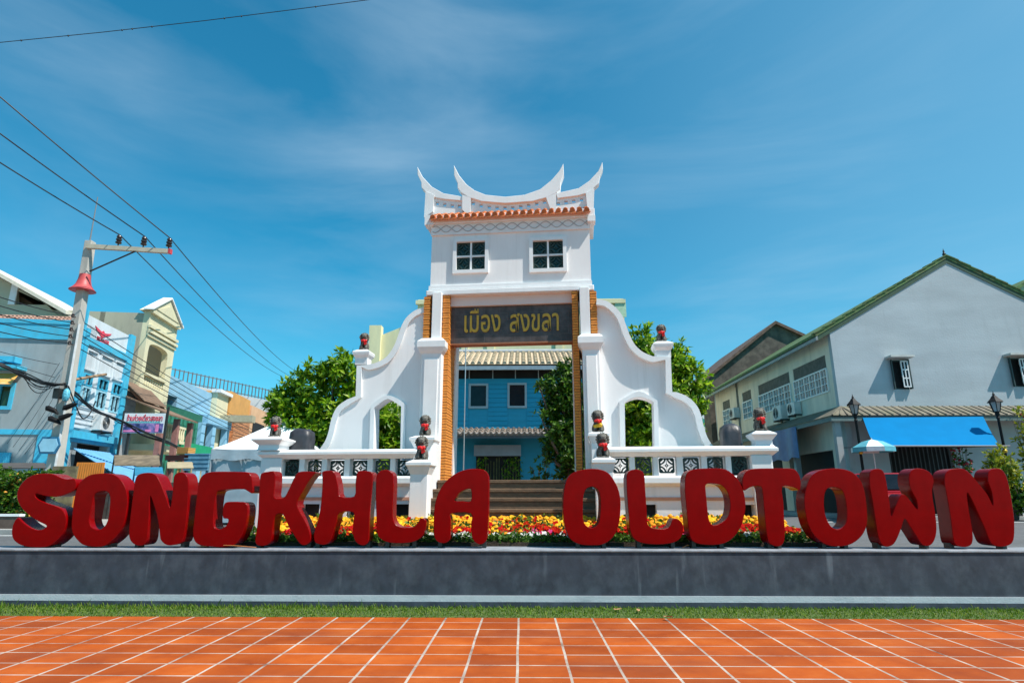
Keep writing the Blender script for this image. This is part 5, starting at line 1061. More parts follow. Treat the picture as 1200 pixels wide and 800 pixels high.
# tiled roof and the cream gable above it
rt = MB(); zr = A.pt(30, 375.5)[1]; tiled(rt, xw, -.35, .1, zr, .9, A.pt(30, 370, .9)[1], 44, 3); rt.build('roof', mat('brown_pink_tile', (.40, .24, .18), .8, .3, 6, .4, 18), ah, smooth=50)
A2 = Frame((at(75, 540, 24).x, 24.0, UG), 7.7)
cg = thing('cream_gabled_house', 'drab cream house with a big brown gable opening above the grey-blue house', 'house', frame=A2)
q = A2.pts([(-60, 290), (0, 326), (56, 355), (85, 372)]); 
MB().prism([(q[0][0], 0), (q[3][0] - .3, 0), (q[3][0] - .3, q[3][1] - .2), (q[2][0], q[2][1] - .1), (q[0][0], q[0][1])], [A2.pts([(17, 339), (56, 357), (17, 357)])], 0, .3).build('gable_wall', mat('drab_cream', (.50, .47, .34), .8, .06, 2, dirt=(.36, .34, .26), dscale=1), cg)
MB().prism([(q[0][0], 0), (q[2][0], 0), (q[2][0], q[2][1] - .5), (q[0][0], q[0][1])], [], .5, 8).build('attic_back', mat('brown_board', (.16, .09, .05), .8, .3, 6), cg)
r1, r2 = q[0], (q[3][0], q[3][1]); MB().slab([(r1[0], -.5, r1[1]), (r2[0], -.5, r2[1]), (r2[0], 8, r2[1]), (r1[0], 8, r1[1])], (0, 0, .16)).build('roof', mat('pale_verge', (.62, .58, .48), .7), cg)
q2 = A2.rect(14.5, 333, 17, 357, -.03); MB().box(q2[0], q2[1], -.06, .0, q2[2], q2[3] + .1).build('gable_post', TRIM, cg)
# blue and white shophouse
sb1 = thing('blue_white_shophouse', 'white and cyan shophouse with a red winged emblem on its parapet', 'shophouse', frame=K)
kx = lambda px, py, y=0: K.pt(px, py, y)
xA, xB = .10, kx(143.5, 470)[0]; zT = kx(110, 372)[1]; zBm1, zBm0 = kx(118, 402)[1], kx(118, 410.5)[1]; zLed = kx(105, 508)[1]
kw = []; WIN = ((.10, .27, 0), (.40, .60, 0), (.71, .91, 0))
zwt, zwb = kx(120, 444)[1], kx(120, 481)[1]
Wd = xB - xA
hl = [[(xA + Wd * a, zwb), (xA + Wd * b, zwb), (xA + Wd * b, zwt), (xA + Wd * a, zwt)] for a, b, _ in WIN]
zdo = kx(105, 517)[1]
MB().prism([(xA, 0), (xB, 0), (xB, zT), (xA, zT)], hl + [[(xA + .5, .02), (xB - .5, .02), (xB - .5, zdo - .1), (xA + .5, zdo - .1)]], 0, .2).box(xA, xB, 6, 6.2, 0, zT).box(xB - .2, xB, .2, 6, 0, zT).build('facade_wall', PALEBLUE, sb1)
MB().box(xA - .08, xA + .12, -.12, 0, 0, zT - .5).build('corner_pilaster', CYAN, sb1); MB().box(xB - .34, xB, -.12, 0, 0, zT + .05).build('corner_pilaster', CYAN, sb1)
for bq in ((xA + .12, xB - .34, -.10, 0, zBm0, zBm1), (xA, xB, -.22, 0, zLed - .25, zLed), (xA + .12, xB - .34, -.08, 0, zdo - .1, zLed - .25)): MB().box(*bq).build('painted_band', CYAN, sb1)
pn = MB()
for a, b in ((.08, .30), (.36, .63), (.68, .93)):
    z1_, z0_ = zBm0 - .12, zwt + .12; u, v_ = xA + Wd * a, xA + Wd * b
    pn.box(u, u + .05, -.06, 0, z0_, z1_).box(v_ - .05, v_, -.06, 0, z0_, z1_).box(u + .05, v_ - .05, -.06, 0, z1_ - .06, z1_).box(u + .05, v_ - .05, -.06, 0, z0_, z0_ + .05)
pn.build('panel_moulding', PALEBLUE, sb1)
for a, b, _ in WIN:
    u, v_ = xA + Wd * a, xA + Wd * b; zmid_ = zwb + (zwt - zwb) * .62
    window(sb1, u, v_, zmid_, zwt, .02, CYAN, GLASS, .045, 2, 1, .08, .04); window(sb1, u, v_, zwb, zmid_ - .02, .02, mat('pale_cyan_frame', (.30, .58, .70), .5), GLASS, .06, 2, 1, .08, .07)
lv = MB()
for k in range(5): z = zLed + .12 + .17 * k; lv.box(xA + .2, xB - .4, -.05, 0, z, z + .10)
lv.build('sill_louvres', PALEBLUE, sb1)
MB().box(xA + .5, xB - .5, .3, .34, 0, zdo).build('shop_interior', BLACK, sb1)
# winged emblem and its caption strokes
EM = mat('faded_red_emblem', (.68, .05, .09), .7, .3, 6)
ux0, uz1 = kx(111.5, 381.5); ux1, uz0 = kx(129, 399)[0], kx(111.5, 391.5)[1]
eu = lambda a, b: (ux0 + (ux1 - ux0) * a, uz0 + (uz1 - uz0) * b)
em = MB(); em.prism([eu(*p) for p in [(0, 1), (.14, .86), (.30, .72), (.42, .62), (.46, .78), (.50, .84), (.54, .78), (.58, .62), (.72, .70), (.86, .82), (1, .95), (.92, .66), (.86, .56), (.80, .42), (.70, .36), (.62, .16), (.5, .0), (.38, .16), (.28, .34), (.18, .44), (.12, .58), (.06, .74)]], [], -.025, -.001); em.build('emblem', EM, sb1)
for txt, (a, b) in (('อาคาร', (.55, .98)), ('ตัวดี', (.1, .5))):
    me = text_mesh('ชิโนฯ' if a > .5 else 'สงขลา', 'emblem_caption', .01, .02); u0, u1 = kx(112, 402)[0], kx(127, 402)[0]; zz0, zz1 = kx(112, 398.6)[1], kx(112, 391.5)[1]
    h_ = zz1 - zz0; mesh_obj(fit_text(me, u0, u1, zz0 + h_ * a * .98 - h_ * .05, zz0 + h_ * b * .95 - h_ * .05, -.012), 'emblem_caption', EM, sb1)
xx, zz = kx(113, 505); ac_unit('cream air conditioner on the blue and white shophouse below the emblem', K.o + K.m @ Vector((xx, 0, zz)), SA, 1.0)
pl = MB(); p0, p1 = kx(80, 446, -.9), kx(124, 438.5, -.4); pl.tube([(p0[0], -.9, p0[1]), (p1[0], -.4, p1[1])], .05, 6); o = pl.build('wooden_beam', mat('weathered_timber', (.30, .19, .11), .8, .3, 6), None, smooth=40); o.location = K.o; o.rotation_euler = (0, 0, K.rz); tag(o, 'brown timber beam jutting across the upper windows of the blue shophouse', 'beam')
ba = MB(); u0, u1 = xA + .4, xB - .2; z1_ = kx(110, 528)[1]; ba.slab([(u0, -.1, zdo - .35), (u1, -.1, zdo - .35), (u1 + .2, -2.0, zdo - 1.45), (u0, -2.0, zdo - 1.45)], (0, 0, .012))
for i in range(24): x = u0 + (u1 - u0) * i / 23; ba.tube([(x, -.1, zdo - .33), (x, -2.0, zdo - 1.43)], .03, 5)
o = ba.build('blue_shop_awning', mat('sky_blue_sheet', (.10, .33, .56), .5, .1, 4), None, smooth=50); o.location = K.o; o.rotation_euler = (0, 0, K.rz); tag(o, 'sky-blue corrugated awning over the shop under the emblem', 'awning')
q = at(90.5, 541.5, 18.2); r = at(122.5, 541.5, 18.2); ob = MB().box(0, (r - q).x, 0, .04, 0, q.z - UG)
for i in range(12): ob.box((r - q).x * i / 12, (r - q).x * (i + .5) / 12, -.012, 0, .02, q.z - UG - .02)
o = ob.build('orange_board', mat('orange_sheet', (.62, .22, .03), .6, .1, 4)); o.location = (q.x, 18.2, UG); tag(o, 'orange ribbed hoarding standing before the blue shop awning', 'hoarding')
q = at(62, 546, 17.2); r = at(91, 546, 17.2); ob = MB().box(0, (r - q).x, 0, .05, .3, q.z - UG); o = ob.build('market_banner', mat('brown_banner', (.16, .12, .07), .7, .6, 3, dirt=(.35, .30, .12), dscale=4)); o.location = (q.x, 17.2, UG); tag(o, 'brown patterned stall banner between the pole and the orange hoarding', 'banner')
# cream pedimented building
C1 = thing('cream_pediment_building', 'tall cream building with a pointed pediment and an arched balcony', 'building', frame=K)
xc0, xc1 = kx(168, 420)[0], kx(203, 420)[0]; zc_ = kx(170, 379.5)[1]; zcb = kx(170, 360)[1]
op = [kx(172, 400), kx(172.5, 434), kx(197, 445)]
ox0, ox1 = kx(171.5, 425)[0], kx(195.5, 425)[0]; oz0, oz1, ozr = kx(176, 453)[1], kx(176, 402)[1], kx(176, 438.5)[1]
arch_ = [(ox0, oz0), (ox1, oz0), (ox1, oz1 - .35)] + [((ox0 + ox1) / 2 + (ox1 - ox0) / 2 * math.cos(a), oz1 - .35 + .4 * math.sin(a) ** .4) for a in [math.pi * k / 10 for k in range(1, 10)]] + [(ox0, oz1 - .35)]
lo0, lo1 = kx(170, 520)[1], kx(170, 498)[1]
MB().prism([(xc0, 0), (xc1, 0), (xc1, zcb), (xc0, zcb)], [arch_], 0, .25).build('facade_wall', CREAM, C1)
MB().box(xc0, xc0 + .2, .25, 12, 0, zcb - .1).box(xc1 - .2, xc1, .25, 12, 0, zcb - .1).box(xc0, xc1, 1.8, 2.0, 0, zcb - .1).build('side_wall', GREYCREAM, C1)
MB().box(xc0 + .2, xc1 - .2, .25, 1.8, oz0 - .15, oz0).build('balcony_floor', CREAM, C1)
xm = (xc0 + xc1) / 2; zap = kx(188, 345.5)[1]
MB().prism([(xc0 - .15, zcb), (xc1 + .15, zcb), (xm, zap)], [], -.12, .4).prism([(xc0 + .25, zcb + .15), (xc1 - .25, zcb + .15), (xm, zap - .3)], [], -.15, -.122).build('pediment', CREAM, C1)
MB().slab([(xc0 - .2, -.2, zcb + .02), (xm, -.2, zap + .05), (xm, .2, zap + .05), (xc0 - .2, .2, zcb + .02)], (0, 0, .07)).slab([(xc1 + .2, -.2, zcb + .02), (xm, -.2, zap + .05), (xm, .2, zap + .05), (xc1 + .2, .2, zcb + .02)], (0, 0, .07)).build('pediment_coping', TRIM, C1)
mo = MB()
for z, d in ((zc_, .12), (zc_ - .18, .07), (oz1 + .45, .12), (oz1 + .30, .06), (zcb - .02, .14)): mo.box(xc0 - .03, xc1 + .03, -d, 0, z - .06, z + .06)
mo.box(xc0 + .3, xc1 - .3, -.05, 0, (zc_ + zcb) / 2 - .3, (zc_ + zcb) / 2 - .24).box(xc0 + .3, xc1 - .3, -.05, 0, (zc_ + zcb) / 2 + .3, (zc_ + zcb) / 2 + .36)
mo.build('cornice', CREAM, C1)
bl = MB(); nb_ = 9
for i in range(nb_): x = ox0 + (ox1 - ox0) * (i + .5) / nb_; hb4 = ozr - oz0 - .12; bl.lathe((x, .08, oz0), [(.05, 0), (.08, hb4 * .3), (.04, hb4 * .65), (.06, hb4)], 8)
bl.box(ox0 - .05, ox1 + .05, -.06, .2, ozr - .12, ozr); bl.build('balcony_railing', CREAM, C1, smooth=50)
b2 = MB(); b2.box(xc0 - .05, xc1, -1.0, -.9, lo0 + .1, lo0 + .22).box(xc0 - .05, xc1, -1.1, 0, lo0 - .35, lo0 - .1).box(xc0 - .05, xc1, -1.0, -.9, lo0 + .75, lo0 + .85)
for i in range(12): x = xc0 + (xc1 - xc0) * (i + .5) / 12; b2.lathe((x, -.95, lo0 + .2), [(.04, 0), (.07, .15), (.04, .35), (.05, .56)], 8)
b2.build('lower_balcony', CREAM, C1, smooth=50)
# timber shop with a rusty roof and a hanging signboard
W1 = thing('timber_shop', 'narrow grey boarded shop under a rusty jutting roof beside the cream building', 'shop', frame=K)
wx0, wx1 = xB + .02, xc0 - .02
gw = ridged('grey_boards', (.34, .38, .42), (.48, .52, .55), .18); zz1 = kx(152, 458)[1]
MB().box(wx0, wx1, 0, .2, 0, zz1).build('boarded_wall', gw, W1)
zro, zri = kx(160, 461, -2.0)[1], zz1 + .5
wy_ = -.8; wxe = kx(195, 478, wy_)[0]; wxs = xB + .02; zro = kx(195, 478, wy_)[1]
MB().slab([(wxs, wy_, zro), (wxe, wy_, zro), (wxe + .2, .1, zro + .8), (wxs, .1, zro + .8)], (0, 0, .05)).build('roof', RUST, W1); zri = zro + .8
tr_ = MB()
for x in (wxs + .1, (wxs + wxe) / 2, wxe - .1): tr_.tube([(x, wy_ + .05, zro - .06), (x, .1, zri - .08)], .05, 6)
tr_.box(wxe - .16, wxe - .04, wy_ + .05, wy_ + .17, 0, zro - .08)
tr_.build('roof_timber', mat('brown_timber', (.20, .08, .04), .8, .3, 6), W1)
sYg = 22.6; s0_ = at(146.5, 484, sYg); s1_ = at(190, 507, sYg)
sgn = thing('hanging_signboard', 'shop signboard with red Thai writing over a blue and pink picture panel', 'sign', (s0_.x, sYg, UG), 2)
sw2, sz0, sz1 = s1_.x - s0_.x, s1_.z - UG, s0_.z - UG; hh = sz1 - sz0
MB().box(0, sw2, 0, .08, sz0, sz1).build('board', mat('pale_sign', (.70, .76, .78), .5, .04, 4), sgn)
pb_ = MB().box(.03, sw2 - .03, -.012, 0, sz0 + .02, sz0 + hh * .48).build('picture_panel', mat('picture_blue', (.05, .09, .30), .5, .7, 4, dirt=(.62, .30, .50), dscale=4, dirt_amt=.9), sgn)
st = MB(); st.box(.05, sw2 * .34, -.02, -.012, sz0 + .04, sz0 + hh * .14).box(sw2 * .80, sw2 * .88, -.02, -.012, sz0 + .04, sz0 + hh * .44).box(sw2 * .56, sw2 * .70, -.02, -.012, sz0 + .04, sz0 + hh * .18); st.build('pink_patches', mat('pink_print', (.75, .22, .45), .5, .2, 5), pb_)
me = text_mesh('ร้านก๋วยเตี๋ยวสงขลา', 'lettering', .01, .012); mesh_obj(fit_text(me, sw2 * .07, sw2 * .94, sz0 + hh * .60, sz0 + hh * .95, -.004), 'lettering', mat('sign_red', (.62, .03, .06), .5), sgn)
MB().box(.06, sw2 * .9, -.008, 0, sz0 + hh * .52, sz0 + hh * .56).build('teal_rule', mat('teal_print', (.05, .40, .42), .5), sgn)
MB().box(-.08, -.02, .0, .06, 0, sz1 + .1).box(sw2 * .12, sw2 * .12 + .07, .02, .09, 0, sz0).box(sw2 + .02, sw2 + .09, .0, .07, 0, sz1 + .25).build('sign_frame', DARKIRON, sgn)
# row further down the street: green veranda house, blue clad house, cream house, orange house
G1 = thing('green_veranda_house', 'small house with a brown tiled roof and green timber veranda', 'house', frame=K)
xg0, xg1 = xc1 + .03, kx(236, 500)[0]
zz0 = kx(215, 483, -.2)[1]
MB().box(xg0, xg1, 0, .2, 0, zz0 + .2).build('wall', DARKGREEN, G1)
gxa, gxb = kx(197, 484, -1.8)[0], kx(231.5, 496, -1.8)[0]; gze = kx(231.5, 496, -1.8)[1]
MB().slab([(gxa, -1.8, gze), (gxb, -1.8, gze), (gxb - .3, .3, gze + .85), (gxa, .3, gze + .85)], (0, 0, .06)).build('roof', RUST, G1); zz0 = min(zz0, gze + .5)
ps = MB()
for i, x in enumerate((gxa + .1, gxa + (gxb - gxa) * .5, gxb - .1)): MB().box(x - .1, x + .1, -1.65, -1.45, 0, gze).build('veranda_post', mat('pink_post', (.30, .14, .12), .7), G1)
sv = MB()
for i in range(9): x = xg0 + (xg1 - xg0) * (i + .5) / 9; sv.box(x - .12, x + .12, -.04, 0, .9, zz0)
sv.build('shutter', mat('green_shutter', (.03, .20, .13), .5, .2, 4), G1)
C2 = thing('blue_clad_house', 'long light blue clad house with blue veranda columns and a green rail', 'house', frame=K)
xd0, xd1 = xc1 + .05, kx(249, 470)[0]
zt2 = kx(201, 440, .5)[1]; zt2b = kx(205, 480, .5)[1]
xd1 = kx(249, 459, .5)[0]; zm2 = kx(249, 497, .5)[1]
CL = ridged('light_blue_cladding', (.27, .50, .68), (.34, .57, .74), .22)
MB().box(xg1 * .5 + xd0 * .5, xd1, .5, 6, zz0 + .3, zt2).box(xd0, xg1 * .5 + xd0 * .5, .5, 6, zz0 + 1.1, zt2).build('upper_cladding', CL, C2)
xe1 = kx(265.5, 505)[0]; zb_ = kx(250, 492)[1]
MB().box(xg1 + .1, xe1, -.25, .5, zb_ - .35, zb_ + .12).build('veranda_beam', SKYBLUE, C2)
vc = MB()
for px in (233.5, 246.5, 263): x = kx(px, 505)[0]; MB().box(x - .25, x + .25, -.2, .1, 0, zb_ - .35).build('veranda_column', SKYBLUE, C2)
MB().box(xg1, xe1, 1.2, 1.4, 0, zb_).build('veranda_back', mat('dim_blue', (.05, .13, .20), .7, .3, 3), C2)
gr_ = kx(230, 525); MB().box(kx(214, 522, -.4)[0], kx(247, 530, -.4)[0], -.45, -.35, kx(230, 531, -.4)[1], kx(230, 520.5, -.4)[1]).build('green_rail', mat('bright_green', (.01, .30, .13), .5), C2)
for px in (240, 256): x = kx(px, 505)[0]; MB().box(x - .5, x + .5, 1.12, 1.2, gr_[1] + .4, zb_ - .5).build('window', mat('pale_window', (.30, .42, .46), .3, .4, 3), C2)
# roof-top railing stands on a long block behind
T1 = thing('long_railed_block', 'long low block with a dark metal railing along its roof', 'building', frame=K)
TF = Frame((at(197, 470, 40).x, 40, UG), 70.5); T1.location = TF.o; T1.rotation_euler = (0, 0, TF.rz)
zr0_ = TF.pt(199, 446)[1]; hr = TF.pt(199, 430)[1] - zr0_; xr1 = TF.pt(330, 470)[0]
MB().box(-3, xr1, 0, 6, 0, zr0_).build('wall', mat('grey_block', (.40, .43, .45), .8, .1, 2), T1)
rl_ = MB(); x = -3
while x < xr1: rl_.box(x - .03, x + .03, .0, .05, zr0_, zr0_ + hr); x += .36
rl_.box(-3, xr1, -.01, .06, zr0_ + hr * .88, zr0_ + hr * .94).box(-3, xr1, -.01, .06, zr0_ + hr * .08, zr0_ + hr * .14); rl_.build('roof_railing', mat('grey_rail', (.13, .15, .17), .5), T1)
C3 = thing('cream_house', 'small cream house squeezed between the blue clad house and the orange house', 'house', frame=K)
xf1 = kx(270.5, 480)[0]; z3 = kx(250, 457, .2)[1]
MB().box(xd1 + .02, xf1, .2, 6, 0, z3).build('wall', CREAM, C3); MB().box(xd1 - .1, xf1 + .1, .0, .5, z3, z3 + .18).build('parapet', TRIM, C3)
MB().box(xd1 + .8, xf1 - .4, -1.6, .2, kx(262, 494)[1], kx(262, 490)[1] + .2).build('canopy', mat('dim_cream', (.40, .36, .25), .7), C3)
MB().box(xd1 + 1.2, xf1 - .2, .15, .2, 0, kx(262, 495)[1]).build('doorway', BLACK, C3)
C4 = thing('orange_house', 'orange and salmon house at the end of the row above the white tent', 'house', frame=K)
xh0, xh1, xh2 = xf1 + .05, kx(294.5, 480)[0], kx(318, 480)[0]; z4 = kx(280, 462.5, .1)[1]
MB().box(xh0, xh1, .1, 6, 0, z4).build('wall', ORANGEW, C4); MB().box(xh1, xh2, .0, 6, 0, z4 - .3).build('salmon_wall', SALMON, C4)
br_ = MB(); zq = kx(285, 490)[1]
courses(br_, xh0 + .5, xh1 - .3, -.1, .1, 0, zq, br_, .16); br_.build('brick_panel', mat('soft_brick', (.50, .22, .10), .8, .25, 8), C4)
q0 = kx(297, 494)[1]; MB().box(xh1 + .6, xh1 + 3.2, -.05, 0, q0 - 1.6, q0).build('window', BLACK, C4)
# ------------------------------------------------------------------ market clutter at the street mouth
def awning(label, px0, py0, px1, py1, Y, dy, m, cat='awning', name='market_awning', drop=None):
    a, b = at(px0, py0, Y), at(px1, py0, Y); c, d = at(px1 + 2, py1, Y - dy), at(px0, py1, Y - dy)
    mb = MB().slab([tuple(a - a), tuple(b - a), tuple(c - a), tuple(d - a)], (0, 0, -.02))
    mb.tube([(0, .02, -.02), (0, .02, UG - a.z)], .025, 6).tube([tuple(b - a + Vector((0, .02, -.02))), ((b - a).x, .02, UG - a.z)], .025, 6)
    o = mb.build(name, m); o.location = a; return tag(o, label, cat)
awning('weathered tan sheet awning in front of the timber shop, beside the orange hoarding', 134, 533, 186, 545, 20.5, 1.2, mat('tan_sheet', (.17, .13, .085), .85, .4, 4))
awning('cyan sheet awning low behind the first letter N', 158, 547, 190, 556, 19.2, 1.0, mat('deep_blue_sheet', (.02, .20, .34), .6, .2, 4))
awning('pale tan sheet awning next to the white tent behind the letter N', 196, 541, 225, 548, 20.0, 1.4, mat('pale_sheet', (.38, .31, .19), .8, .2, 4))
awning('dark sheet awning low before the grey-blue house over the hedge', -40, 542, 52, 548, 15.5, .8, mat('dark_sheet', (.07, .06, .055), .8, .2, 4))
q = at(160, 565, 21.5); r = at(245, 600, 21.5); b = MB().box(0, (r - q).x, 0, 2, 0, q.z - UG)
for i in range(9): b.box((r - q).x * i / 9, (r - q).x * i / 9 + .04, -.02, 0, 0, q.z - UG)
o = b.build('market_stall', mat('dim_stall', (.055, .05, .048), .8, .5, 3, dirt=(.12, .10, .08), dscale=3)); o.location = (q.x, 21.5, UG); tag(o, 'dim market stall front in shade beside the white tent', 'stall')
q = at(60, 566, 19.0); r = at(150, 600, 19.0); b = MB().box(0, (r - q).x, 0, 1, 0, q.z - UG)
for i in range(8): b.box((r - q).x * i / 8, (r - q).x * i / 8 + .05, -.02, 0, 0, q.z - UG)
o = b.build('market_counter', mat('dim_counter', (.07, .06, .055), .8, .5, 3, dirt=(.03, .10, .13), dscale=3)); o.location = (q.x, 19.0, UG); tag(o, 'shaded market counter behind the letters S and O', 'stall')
bp_ = gnd(210, 600, UG); 
random.seed(15); nbx = 0
for px, py, w_, h_, m_, lab in ((214, 528, 12, 8, ORANGEW, 'orange crate on the awning edge beside the green rail'), (207, 536, 26, 6, mat('maroon_sheet', (.14, .04, .03), .7), 'maroon folded sheet stacked under the orange crate'), (230, 541, 26, 20, mat('dim_blue_louvre', (.12, .27, .38), .6, .2, 4), 'light blue louvred panel beside the white tent')):
    a = at(px - w_ / 2, py - h_ / 2, 23); c = at(px + w_ / 2, py + h_ / 2, 23); b = MB().box(0, c.x - a.x, 0, .5, c.z - a.z, 0); 
    for k in range(4): b.box(-.01, c.x - a.x + .01, -.02, .52, (c.z - a.z) * (k + .3) / 4, (c.z - a.z) * (k + .1) / 4)
    b.box(.05, .12, .1, .17, UG - a.z, c.z - a.z).box(c.x - a.x - .12, c.x - a.x - .05, .1, .17, UG - a.z, c.z - a.z)
    o = b.build('market_rack', m_); o.location = a; tag(o, lab, 'rack')
# white tent
TY = 17.4; tt = thing('white_tent', 'white canvas marquee tent with hanging side sheets behind the letters G and K', 'tent', (at(247, 540, TY).x, TY, UG))
o_ = Vector((at(247, 540, TY).x, TY, UG)); L2 = lambda px, py, Y: at(px, py, Y) - o_
e0, e1 = L2(246.5, 526, TY), L2(366, 526, TY); wdt = e1.x - e0.x; zE = L2(247, 525.5, TY).z; zPk = L2(315, 489, TY + wdt / 2).z
TW = mat('white_tent_canvas', (.80, .82, .84), .55, .04, 2, .25, 5); TS = mat('grey_tent_sheet', (.36, .43, .48), .4, .18, 2, .6, 3)
tc_ = MB(); N_ = 10
cor = [(0, 0), (wdt, 0), (wdt, wdt), (0, wdt)]; pk = Vector((wdt / 2, wdt / 2, zPk))
for i in range(4):
    a, b = cor[i], cor[(i + 1) % 4]; rows = []
    for k in range(7):
        t_ = k / 6; s_ = t_ + .10 * math.sin(math.pi * t_) * 0; zz = zE + (zPk - zE) * (t_ ** 1.12)
        rows.append([(a[0] + (b[0] - a[0]) * u + (pk.x - a[0] - (b[0] - a[0]) * u) * t_, a[1] + (b[1] - a[1]) * u + (pk.y - a[1] - (b[1] - a[1]) * u) * t_, zz - .05 * math.sin(math.pi * u) * (1 - t_)) for u in [j / 8 for j in range(9)]])
    tc_.loft(rows, closed=False, caps=False)
tc_.build('roof_canvas', TW, tt, smooth=35)
vl = MB(); ss = MB()
for i in range(4):
    a, b = cor[i], cor[(i + 1) % 4]; nx = ((b[1] - a[1]) / wdt, -(b[0] - a[0]) / wdt)
    pts = [(a[0] + (b[0] - a[0]) * u, a[1] + (b[1] - a[1]) * u) for u in [j / 24 for j in range(25)]]
    vl.loft([[(x + nx[0] * .03, y + nx[1] * .03, zE - .03) for x, y in pts], [(x + nx[0] * (.03 + .02 * math.sin(j * 1.3)), y + nx[1] * (.03 + .02 * math.sin(j * 1.3)), zE - .32 + .03 * math.sin(j * .9)) for j, (x, y) in enumerate(pts)]], closed=False, caps=False)
    if i in (0, 2, 3): ss.loft([[(x - nx[0] * (.05 + .07 * math.sin(j * .9 + k * 1.7)), y - nx[1] * (.05 + .07 * math.sin(j * .9 + k * 1.7)), zE - .1 - (zE - .15) * k / 4) for j, (x, y) in enumerate(pts)] for k in range(5)], closed=False, caps=False)
vl.build('valance', TS, tt, smooth=60); ss.build('side_sheet', TS, tt, smooth=60)
fp = MB()
for x, y in cor: fp.tube([(x, y, 0), (x, y, zE)], .03, 8)
fp.build('frame_pole', mat('steel_pole', (.4, .42, .45), .4, .1, 4, metal=.4), tt, smooth=40)
# hedge in a planter at the street corner
random.seed(77); hx0, hx1, hy0, hy1 = at(-60, 600, 13.9).x, at(24, 600, 13.9).x, 13.9, 14.8; hz = at(10, 549, 14.1).z - UG
hg = thing('flowering_hedge', 'dark green hedge dotted with orange blossom in a kerbed bed', 'hedge', (hx1, 14.0, UG + .08)); hd_ = MB(); hf = MB()
for i in range(2600):
    x = random.uniform(hx0 - hx1, .1); y = random.uniform(-.1, .8); z = random.uniform(.2, hz - .1) + .12 * math.sin(x * 3)
    for k in range(4): leaf(hd_, (x, y, z), (random.gauss(0, 1), random.gauss(-.4, 1), random.gauss(.2, .8)), random.uniform(.07, .13), .025)
    if random.random() < .06: puff(hf, (x, min(y, .05), z), random.uniform(.025, .045), .8)
hd_.build('foliage', LEAFD, hg, recalc=False); hf.build('blossoms', mat('orange_blossom', (.75, .30, .03), .6, .3, 5), hg, smooth=50, recalc=False)
st = MB()
for i in range(8): x = (hx0 - hx1) * (i + .3) / 8; st.tube([(x, .35, -.02), (x + .1, .3, hz * .7)], .02, 5)
st.build('stem', BARK, hg)
kb = thing('planter_kerb', 'low brown planter wall with a pale rim under the flowering hedge', 'planter', (hx1, 13.6, UG + .08)); kx_ = hx0 - hx1
MB().box(kx_, .25, 0, .12, 0, .26).build('planter_wall', mat('brown_planter', (.10, .07, .055), .85, .3, 6), kb); MB().box(kx_, .25, -.02, .14, .262, .31).build('rim', TRIM, kb)

# ------------------------------------------------------------------ UTILITY POLE
PY_ = 18.0; base = Vector((at(56, 600, PY_).x, PY_, UG)); top = at(106, 283, PY_)
up = thing('utility_pole', 'square concrete utility pole with a crossarm and a red bell guard', 'utility pole', base)
lean = Vector((top.x - base.x, 0, 0)); hP = top.z - UG
lx = lambda z: lean.x * z / hP
pm = mat('pole_concrete', (.46, .44, .40), .85, .12, 5, .3, 40, dirt=(.28, .27, .24), dscale=2, stretch=(1, 1, .3))
MB().loft([[(lx(z) + a * s_, b * s_, z) for a, b in ((-1, -1), (1, -1), (1, 1), (-1, 1))] for z, s_ in ((0, .165), (hP, .115))]).build('post', pm, up, bevel=.015)
cr0 = at(101, 285.5, PY_ - .2); cr1 = at(197.5, 291.5, PY_ - .2); ca, cb = cr0 - base, cr1 - base
MB().slab([tuple(ca), tuple(cb), tuple(cb + Vector((0, .12, 0))), tuple(ca + Vector((0, .12, 0)))], (0, 0, -.14)).build('crossarm', mat('crossarm_concrete', (.50, .46, .36), .8, .1, 5), up)
MB().slab([tuple(cb + Vector((.003, -.01, .01))), tuple(cb + Vector((.06, -.01, .01))), tuple(cb + Vector((.06, .13, .01))), tuple(cb + Vector((.003, .13, .01)))], (0, 0, -.16)).build('arm_end', mat('red_end_paint', (.55, .05, .06), .6), up)
INS = mat('brown_insulator', (.035, .022, .02), .25, .2, 10); ins_top = []
for px in (136.8, 166.3, 196):
    f = (px - 101) / (197.5 - 101); c = ca + (cb - ca) * f + Vector((0, .06, 0))
    MB().lathe(tuple(c), [(.02, 0), (.02, .08), (.085, .10), (.095, .14), (.05, .18), (.085, .20), (.09, .25), (.05, .28), (.08, .30), (.075, .36), (.03, .40)], 14).build('insulator', INS, up, smooth=45); ins_top.append(base + c + Vector((0, 0, .40)))
bk0, bk1 = at(105, 318, PY_ - .16) - base, at(163, 292.5, PY_ - .16) - base; MB().tube([tuple(bk0), tuple(bk1)], .025, 6).build('brace', DARKIRON, up)
rd0, rd1 = at(105, 284, PY_) - base, at(114.5, 231, PY_) - base; MB().tube([tuple(rd0), tuple(rd1)], .022, 6, .014).build('lightning_rod', mat('grey_rod', (.18, .19, .2), .5), up)
zb_ = at(97, 340, PY_).z - UG; zt_ = at(99, 322, PY_).z - UG; hb_ = zt_ - zb_
MB().lathe((lx(zb_ + .2), 0, zb_), [(.38, -.02), (.30, .06), (.22, hb_ * .35), (.18, hb_ * .65), (.16, hb_), (.14, hb_), (.15, hb_ * .6), (.2, hb_ * .3), (.28, .06), (.36, -.03)], 18).build('bell_guard', mat('faded_red_guard', (.50, .07, .07), .5, .12, 5), up, smooth=50)
bx_ = MB(); random.seed(8)
sp = at(68, 462, PY_ - .3) - base; MB().box(sp.x - .12, sp.x + .06, -.36, -.2, sp.z - .12, sp.z + .18).build('junction_box', DARKIRON, up)
